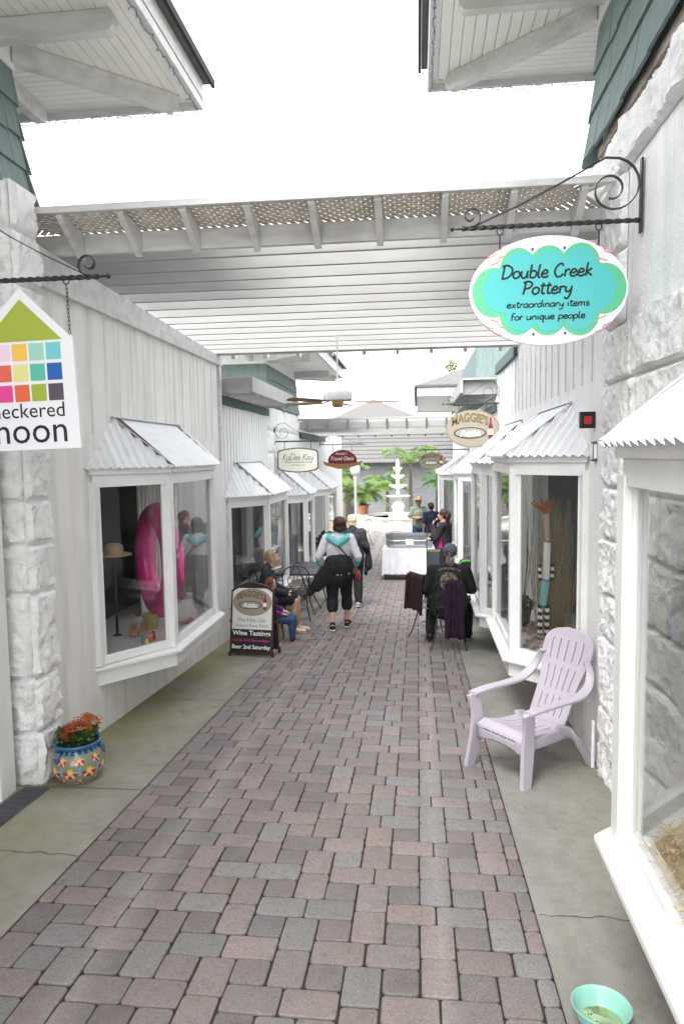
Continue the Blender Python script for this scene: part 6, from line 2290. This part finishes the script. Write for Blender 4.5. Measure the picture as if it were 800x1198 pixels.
# 4: child
J4 = dict(SIT)
t, Mx = person('small child with long brown hair, purple top and jeans, seated behind the sandwich board', (-1.98, 8.98, gz(8.98) - .055), math.radians(-85), J4, 1.0, scale=.70, vox=.010, pitch=-.2)
M['purple'] = mat('purple_cotton', (.16, .03, .26), .9, (.11, .02, .19), 8)
M['jeans'] = mat('blue_denim', (.03, .06, .14), .9, (.045, .085, .18), 30)
garment(t, 'purple_top', M['purple'], [lambda m_: torso(m_, J4, 1.05, .016), lambda m_: arm(m_, J4, 'L', 1.1, .014, cut=.9), lambda m_: arm(m_, J4, 'R', 1.1, .014, cut=.9)], disp=.008)
garment(t, 'jeans', M['jeans'], [lambda m_: leg(m_, J4, 'L', 1.1, .012, .75), lambda m_: leg(m_, J4, 'R', 1.1, .012, .75), lambda m_: m_.capsule((0, -.02, .52), (0, -.02, .58), .135, .13, (1, 0, 0), 1.3, .95)], disp=.006)
hair(t, M['hairbrown'], Mx, [('b', (0, -.03, .025), (.092, .10, .102)), ('c', (0, -.07, -.02), (0, -.09, -.30), .085, .06, (1, 0, 0), 1.25, .7), ('c', (.065, -.01, -.02), (.08, .01, -.22), .03, .022), ('c', (-.065, -.01, -.02), (-.08, .01, -.22), .03, .022)], vox=.011)
shoes(t, J4, M['maroon'], M['black'], h=.12)
st = thing('low_stool', 'low wooden stool the child sits on behind the sandwich board', 'stool', (-1.98, 8.98, gz(8.98)))
o = MB(); o.box(-.16, .16, -.15, .15, .235, .262); o.build('seat', M['wood_blade'], st, bevel=.005)
for sx in (-1, 1):
    for sy in (-1, 1):
        o = MB(); o.tube([(sx*.13, sy*.12, .235), (sx*.15, sy*.14, 0)], .014, 8); o.build('leg', M['wood_blade'], st)

# 5: seated man seen from behind
J5 = dict(SIT)
J5.update(pelvis=(0, -.03, .55), elL=(-.27, .02, .74), wrL=(-.17, .25, .70), elR=(.28, .02, .74), wrR=(.17, .25, .70), knL=(-.22, .40, .50), anL=(-.26, .22, .085), toL=(-.29, .35, .03), knR=(.20, .42, .50), anR=(.24, .40, .085), toR=(.27, .54, .03), shL=(-.20, 0, .99), shR=(.20, 0, .99), head=(.01, .03, 1.20))
t, Mx = person('man in a black patched jacket and dark knit cap, seated with his back to us', (.40, 8.86, gz(8.86)), math.radians(-4), J5, 1.22, skin='skin_tan', scale=1.0, yaw=.1, pitch=.0)
garment(t, 'jacket', M['black_cloth'], [lambda m_: torso(m_, J5, 1.30, .022), lambda m_: arm(m_, J5, 'L', 1.35, .022), lambda m_: arm(m_, J5, 'R', 1.35, .022)], disp=.010)
garment(t, 'trousers', M['black_cloth'], [lambda m_: leg(m_, J5, 'L', 1.2, .024, .95), lambda m_: leg(m_, J5, 'R', 1.2, .024, .95), lambda m_: m_.capsule((0, -.02, .54), (0, -.02, .60), .15, .15, (1, 0, 0), 1.3, .95)], disp=.008)
cap = MB(); q = MB(); q.ball((0, -.012, .04), 1, 16, sz=(.090, .105, .092)); q.ball((0, -.10, -.005), 1, 10, sz=(.03, .02, .03)); q.capsule((-.012, -.11, -.01), (-.03, -.125, -.10), .016, .010); add_tr(cap, q, Mx)
put(voxel(cap, .008, 2, .006, 30), 'bandana', mat('patterned_grey_bandana', (.06, .065, .075), .9, (.16, .165, .18), 60, lo=.48, hi=.56), t)
pt = MB(); pt.add([(math.cos(a)*.105*1.05, -.178 + .010*math.cos(a)**2 + (.0 if True else 0), .86 + math.sin(a)*.13) for a in [2*PI*i/28 for i in range(28)]], [tuple(range(28))])
pt2 = pt.build('back_patch', mat('tan_embroidered_patch', (.28, .25, .19), .9, (.06, .055, .045), 45, lo=.45, hi=.55), t)
s_ = pt2.modifiers.new('thick', 'SOLIDIFY'); s_.thickness = .01; s_.offset = -1
o = MB(); o.tube([(-.15 + .30*i/14, -.155 - .015*math.sin(PI*i/14), 1.0 + .035*math.sin(PI*i/14)) for i in range(15)], .016, 6, flat=(0, 1, .3)); o.build('shoulder_patch', pt2.data.materials[0], t)
shoes(t, J5, M['black'], M['black'], h=.06)
o = MB(); q = MB(); q.capsule((0, -.085, -.075), (0, -.075, -.11), .05, .055); add_tr(o, q, Mx); put(voxel(o, .009, 1), 'collar', mat('grey_collar', (.2, .19, .17), .9), t)

# 6: singer
J6 = dict(STAND)
J6.update(elL=(-.24, .10, 1.16), wrL=(-.10, .20, 1.38), elR=(.24, .05, 1.16), wrR=(.05, .27, 1.12))
t, Mx = person('dark haired singer in a magenta print top holding a microphone to her mouth', (.52, 14.0, gz(14.0)), math.radians(75), J6, 1.15, scale=1.0, vox=.009, hands={'L': (.25, -.1, .7), 'R': (-.6, .5, 0)}, curl=1.2)
garment(t, 'black_cardigan', M['black_cloth'], [lambda m_: arm(m_, J6, 'L', 1.2, .024), lambda m_: arm(m_, J6, 'R', 1.2, .024), lambda m_: m_.capsule((0, -.05, .9), (0, -.04, 1.35), .15, .13, (1, 0, 0), 1.4, .75)], disp=.012)
garment(t, 'magenta_top', M['magenta_cloth'], [lambda m_: torso(m_, J6, 1.15, .016)], disp=.010)
o = MB(); font_text(o, 'NLX', 0, 1.22, .15, -.175, height=.05, bold=.02) if False else o.ball((0, .175, 1.26), 1, 8, sz=(.06, .012, .03)); o.build('print', mat('pale_pink_print', (.75, .35, .55), .7), t)
garment(t, 'trousers', M['black_cloth'], [lambda m_: leg(m_, J6, 'L', 1.15, .02, .95), lambda m_: leg(m_, J6, 'R', 1.15, .02, .95), lambda m_: m_.capsule((0, 0, .86), (0, 0, 1.0), .15, .14, (1, 0, 0), 1.3, .95)], disp=.008)
hair(t, M['hairdark'], Mx, [('b', (0, -.03, .03), (.096, .104, .104)), ('b', (0, -.10, -.0), (.07, .07, .10)), ('c', (0, -.10, -.03), (0, -.11, -.20), .07, .05, (1, 0, 0), 1.3, .7)])
shoes(t, J6, M['black'], M['black'])
t = thing('microphone', 'black hand microphone held at the singer\'s mouth', 'microphone', (.385, 13.955, gz(14) + 1.50))
o = MB(); o.capsule((0, 0, 0), (-.0, .0, -.12), .014, .010); o.build('handle', M['black'], t, smooth=True)
o = MB(); o.ball((0, 0, .025), .024, 12); o.build('grille', M['galv'], t, smooth=True)

# 7, 8: pair by the courtyard
J7 = dict(STAND)
J7.update(elL=(-.25, .03, 1.15), wrL=(.05, .20, 1.14), elR=(.25, .03, 1.15), wrR=(-.05, .22, 1.18))
t, Mx = person('man in a straw hat and sage t-shirt with folded arms near the fountain', (.03, 20.1, gz(20)), math.radians(195), J7, 1.1, skin='skin_tan', scale=1.02, vox=.011, hands={'L': (1, .1, 0), 'R': (-1, .1, 0)})
garment(t, 't_shirt', mat('sage_cotton', (.20, .25, .20), .9), [lambda m_: torso(m_, J7, 1.15, .018), lambda m_: arm(m_, J7, 'L', 1.2, .02, 'el', .7), lambda m_: arm(m_, J7, 'R', 1.2, .02, 'el', .7)], vox=.014, disp=.008)
garment(t, 'jeans', M['jeans'], [lambda m_: leg(m_, J7, 'L', 1.1, .02, .95), lambda m_: leg(m_, J7, 'R', 1.1, .02, .95), lambda m_: m_.capsule((0, 0, .86), (0, 0, .98), .14, .135, (1, 0, 0), 1.3, .95)], vox=.014)
hair(t, M['hairdark'], Mx, [('b', (0, -.03, .02), (.085, .095, .09))])
shoes(t, J7, M['brown'], M['black'])
o = MB(); q = MB(); q.lathe([(.082, .05), (.12, .052), (.175, .058), (.18, .066), (.12, .062), (.09, .066), (.088, .12), (.07, .15), (0, .145)], 28, sy=1.1); add_tr(o, q, Mx); o.build('straw_hat', mat('straw_hat', (.42, .28, .15), .8, (.34, .21, .10), 30), t, smooth=True, auto=50)
J8 = dict(STAND); J8.update(elR=(.24, .02, 1.14), wrR=(.16, .2, 1.02))
t, Mx = person('person in a navy t-shirt and dark cap beside the man in the straw hat', (.37, 19.4, gz(19.4)), math.radians(20), J8, 1.1, scale=.965, vox=.011)
garment(t, 't_shirt', mat('navy_cotton', (.015, .022, .05), .9), [lambda m_: torso(m_, J8, 1.15, .018), lambda m_: arm(m_, J8, 'L', 1.2, .02, 'el', .8), lambda m_: arm(m_, J8, 'R', 1.2, .02, 'el', .8)], vox=.014, disp=.008)
garment(t, 'trousers', M['black_cloth'], [lambda m_: leg(m_, J8, 'L', 1.1, .02, .95), lambda m_: leg(m_, J8, 'R', 1.1, .02, .95), lambda m_: m_.capsule((0, 0, .86), (0, 0, .98), .14, .135, (1, 0, 0), 1.3, .95)], vox=.014)
hair(t, M['hairdark'], Mx, [('b', (0, -.03, .02), (.086, .097, .094)), ('b', (0, -.05, -.045), (.07, .05, .05))])
cp = MB(); q = MB(); q.ball((0, -.01, .055), 1, 12, sz=(.09, .103, .07)); q.capsule((0, .08, .05), (0, .14, .045), .06, .05, (1, 0, 0), 1, .15); add_tr(cp, q, Mx); cp.build('cap', M['black'], t, smooth=True)
shoes(t, J8, M['black'], M['black'])

# ------------------------------------------------------------------ window displays
t = thing('swim_ring', 'hot pink inflatable swim ring standing in the left bay window', 'swim ring', (-2.49, 6.36, .86))
t.rotation_euler = (0, 0, math.radians(43)); t.scale = (1, 1, 1.17)
def ringm():
    mb = MB(); R, r = .345, .105
    N_, n_ = 56, 20
    vs = []
    for i in range(N_):
        a = 2*PI*i/N_
        rr = r*(1 + .02*math.sin(a*9) + .03*noise.noise(Vector((a*3, 0, 0))))
        for k in range(n_):
            b = 2*PI*k/n_
            q = R + math.cos(b)*rr*.95
            vs.append((math.sin(b)*rr, math.cos(a)*q, math.sin(a)*q*1.08))
    fs = [(i*n_ + k, i*n_ + (k + 1) % n_, ((i + 1) % N_)*n_ + (k + 1) % n_, ((i + 1) % N_)*n_ + k) for i in range(N_) for k in range(n_)]
    mb.add(vs, fs)
    return mb
M['pink'] = mat('hot_pink_vinyl', (.88, .05, .30), .22, (.85, .10, .40), 4, coat=.6, bump=.5, bscale=14, bdist=.01)
fixn(ringm().build('ring', M['pink'], t, smooth=True))
o = MB(); o.lathe([(.03, 0), (.035, .01), (.02, .02), (.012, .05), (0, .055)], 12, at=(.10, .30, .18)); o.build('valve', M['sign_white'], t, smooth=True)
t = thing('sun_hat', 'round straw sun hat on a dark stand at the back of the left bay window', 'hat', (-2.78, 6.02, .96))
o = MB(); o.lathe([(.16, 0), (.155, .012), (.085, .02), (.08, .085), (.05, .11), (0, .112)], 26); o.build('brim_and_crown', M['straw'], t, smooth=True)
o = MB(); o.tube([(0, 0, -.78), (0, 0, .05)], .012, 8); o.lathe([(.09, -.78), (.08, -.765), (.015, -.74)], 16); o.build('stand', M['brown'], t, smooth=True)
t = thing('sandals', 'pair of tan heeled sandals propped up in the left bay window', 'sandals', (-2.62, 6.02, .23), .4)
for k in (0, 1):
    o = MB(); o.capsule((k*.09, -.08, .02), (k*.09, .05, .05), .038, .032, (1, 0, 0), 1, .3); o.tube(catmull([(k*.09 - .03, .0, .04), (k*.09, -.01, .10), (k*.09 + .03, .0, .04)], 5), .006, 6)
    o.tube([(k*.09 - .025, .06, .05), (k*.09, .07, .20), (k*.09 + .025, .06, .05)], .005, 6)
    o.build('sandal', mat('tan_leather', (.48, .26, .15), .5), t, smooth=True)
t = thing('basket', 'small pale bucket basket in the left bay window', 'basket', (-2.55, 6.26, .20))
o = MB(); o.lathe([(.06, 0), (.08, .16), (.085, .165), (.075, .16), (.055, .01)], 20); o.build('bucket', M['straw'], t, smooth=True)
r = random.Random(6)
tc_ = [('yellow', (.70, .65, .08)), ('coral pink', (.80, .10, .22)), ('teal', (.05, .42, .42)), ('orange', (.80, .30, .03)), ('rose', (.75, .05, .18)), ('navy', (.03, .06, .22))]
for k, (nm, c) in enumerate(tc_):
    px, py = -2.36 + r.uniform(-.05, .05), 5.62 + .055*k
    t = thing('toy_figure', f'tiny {nm} toy figure on the white ledge of the left bay window', 'toy', (px, py, .203), r.uniform(0, 3), 'little toys on the window ledge')
    o = MB(); o.capsule((0, 0, .018), (0, 0, .045), .018, .014, n=10); o.ball((0, 0, .068), .017, 8)
    for sx in (-1, 1): o.capsule((sx*.012, 0, .04), (sx*.030, .005, .055), .007, .006, n=8)
    put(voxel(o, .004, 1), 'figure', cm('toy_paint', c), t)
t = thing('hair_bow', 'deep pink bow on the ledge of the left bay window', 'bow', (-2.30, 6.42, .215), .5)
for sx in (-1, 1):
    o = MB(); o.capsule((sx*.012, 0, .012), (sx*.085, 0, .03), .014, .036, (0, 1, 0), .5, 1); o.build('loop', mat('deep_pink_ribbon', (.60, .02, .12), .5), t, smooth=True)
o = MB(); o.ball((0, 0, .014), .016, 8); o.build('knot', M['magenta_cloth'], t)

# right bay window: driftwood totem, twigs, shells, straw
t = thing('driftwood_figure', 'striped black and white driftwood figure with aqua body and orange crest in the right bay', 'sculpture', (1.12, 6.15, .20), math.radians(12))
o = MB(); o.bar((-.03, 0, .30), (.0, 0, .52), .07, .05); o.build('aqua_body', mat('aqua_wood', (.20, .46, .46), .7), t, bevel=.01)
for sx in (-1, 1):
    for k in range(9):
        o = MB(); o.bar((sx*.035 - .02, 0, .02 + k*.032), (sx*.028 - .02, 0, .05 + k*.032), .036, .03)
        o.build('striped_leg', M['ltext'] if k % 2 else M['black'], t)
    for k in range(5):
        o = MB(); o.bar((sx*(.05 + .002*k), 0, .52 + k*.030), (sx*(.054 + .002*k), 0, .549 + k*.030), .028, .02)
        o.build('striped_arm', M['ltext'] if k % 2 else M['black'], t)
o = MB(); o.bar((0, 0, .53), (.01, 0, .86), .075, .04); o.build('white_board', M['paint'], t, bevel=.008)
o = MB(); o.bar((.01, 0, .87), (.0, 0, 1.12), .05, .04); o.build('pale_face', mat('pale_pink_wood', (.52, .36, .30), .7), t, bevel=.015)
o = MB(); r = random.Random(12)
for k in range(26):
    a = r.uniform(-.9, .9); o.tube([(0, 0, 1.10), (math.sin(a)*.14 - .03, r.uniform(-.05, .05), 1.12 + math.cos(a)*.13)], [.008, .003], 5)
o.build('orange_crest', mat('orange_raffia', (.42, .15, .045), .7), t)
t = thing('straw_bundle', 'tall bundle of dry straw and grasses behind the driftwood figure', 'straw', (1.24, 6.42, .20))
o = MB(); r = random.Random(13)
for k in range(260):
    a, q = r.uniform(0, 2*PI), r.random()*.16
    h = r.uniform(.3, 1.25)
    p0 = Vector((math.cos(a)*q, math.sin(a)*q, 0)); p1 = p0 + Vector((r.uniform(-.10, .10), r.uniform(-.10, .10), h))
    o.tube([p0, p0.lerp(p1, .6) + Vector((r.uniform(-.02, .02), 0, 0)), p1], .0028, 3)
tag(o.build('stalks', M['dry_stalk'], t), kind='stuff')
t = thing('twig_pot', 'dark pot with long bare twigs in the right bay window', 'pot plant', (.98, 6.62, .20))
o = MB(); o.lathe([(.07, 0), (.095, .16), (.10, .17), (.085, .165), (.06, .02)], 20); o.build('pot', M['black'], t, smooth=True)
o = MB(); r = random.Random(14)
for k in range(8):
    a = r.uniform(0, 6.28); o.tube([(0, 0, .1), (math.cos(a)*.08, math.sin(a)*.10, .55), (math.cos(a)*.15 - .04, math.sin(a)*.2, r.uniform(.8, 1.15))], [.006, .004, .002], 5)
o.build('twigs', M['trunk'], t)
o = MB(); leaf_cloud(o, 260, lambda r_: sph(r_, (0, 0, .20), (.12, .12, .07)), (.03, .06)); o.build('moss', M['leaf_dark'], t)
r = random.Random(15)
o = MB()
for k in range(150):
    o.ball((r.uniform(.90, 1.22), r.uniform(5.75, 6.6), .215 + r.uniform(0, .02)), r.uniform(.012, .026), 6, sz=(1, .8, .5)) if False else None
    c = (r.uniform(.90, 1.25), r.uniform(5.72, 6.7), .212 + r.uniform(0, .02)); s_ = r.uniform(.012, .03)
    o.lathe([(s_*.2, -s_*.3), (s_, 0), (s_*.7, s_*.35), (.0001, s_*.55)], 8, c)
tag(o.build('shell_litter', mat('pinkish_shells', (.42, .28, .25), .6, (.22, .14, .12), 20)), 'scatter of pinkish shells across the floor of the right bay window', 'shells', kind='stuff')
# foreground right bay: straw floor
o = MB(); r = random.Random(16)
for k in range(9500):
    x, y = r.uniform(.79, 1.30), r.uniform(.95, 2.60)
    if y > 2.35 and x < .80 + (y - 2.35): continue
    hh = .475 + .05*noise.noise(Vector((x*6, y*6, 0))) + r.uniform(-.012, .03) + .10*max(0, x - 1.0)
    a = r.uniform(0, PI); L = r.uniform(.03, .085)
    d = Vector((math.cos(a)*L, math.sin(a)*L, r.uniform(-.012, .02)))
    p = Vector((x, y, hh)); q = p + d
    n_ = Vector((-d.y, d.x, 0)).normalized()*r.uniform(.0014, .003)
    mid = p.lerp(q, .5) + Vector((0, 0, r.uniform(0, .012)))
    o.add([p - n_, p + n_, mid + n_, q + n_*.5, q - n_*.5, mid - n_], [(0, 1, 2, 5), (5, 2, 3, 4)])
bd = MB(); bd.prism([(.80, .95), (1.36, .95), (1.36, 2.62), (1.0, 2.62), (.80, 2.42)], .438, .452, 'z')
o.add(bd.v, bd.f)
tag(o.build('straw_litter', M['straw']), 'loose golden straw covering the display floor of the nearest right bay window', 'straw', kind='stuff')
t = thing('bay_door', 'grey panelled door with brass knobs set inside the nearest right bay, for the one seen in its glass', 'door', (1.34, 1.9, .47))  # door set inside the bay in place of the one seen in its glass
o = MB()
for (a, b_) in ((-.55, -.32), (-.31, -.10), (-.09, .12), (.13, .34), (.35, .60)):
    o.box(.0, .03, a, b_, 0, 1.35)
o.build('boards', mat('pale_grey_boards', (.55, .56, .55), .6, (.44, .45, .44), 4, (6, 6, .5)), t, bevel=.006)
o = MB(); o.ball((-.03, .38, .22), .03, 10); o.box(-.012, 0, .35, .41, .16, .28); o.build('lower_knob', M['brass'], t, smooth=True, auto=40)
o = MB(); o.ball((-.03, .30, .95), .028, 10); o.box(-.012, 0, .26, .33, .90, 1.02); o.build('upper_knob', M['brass'], t, smooth=True, auto=40)
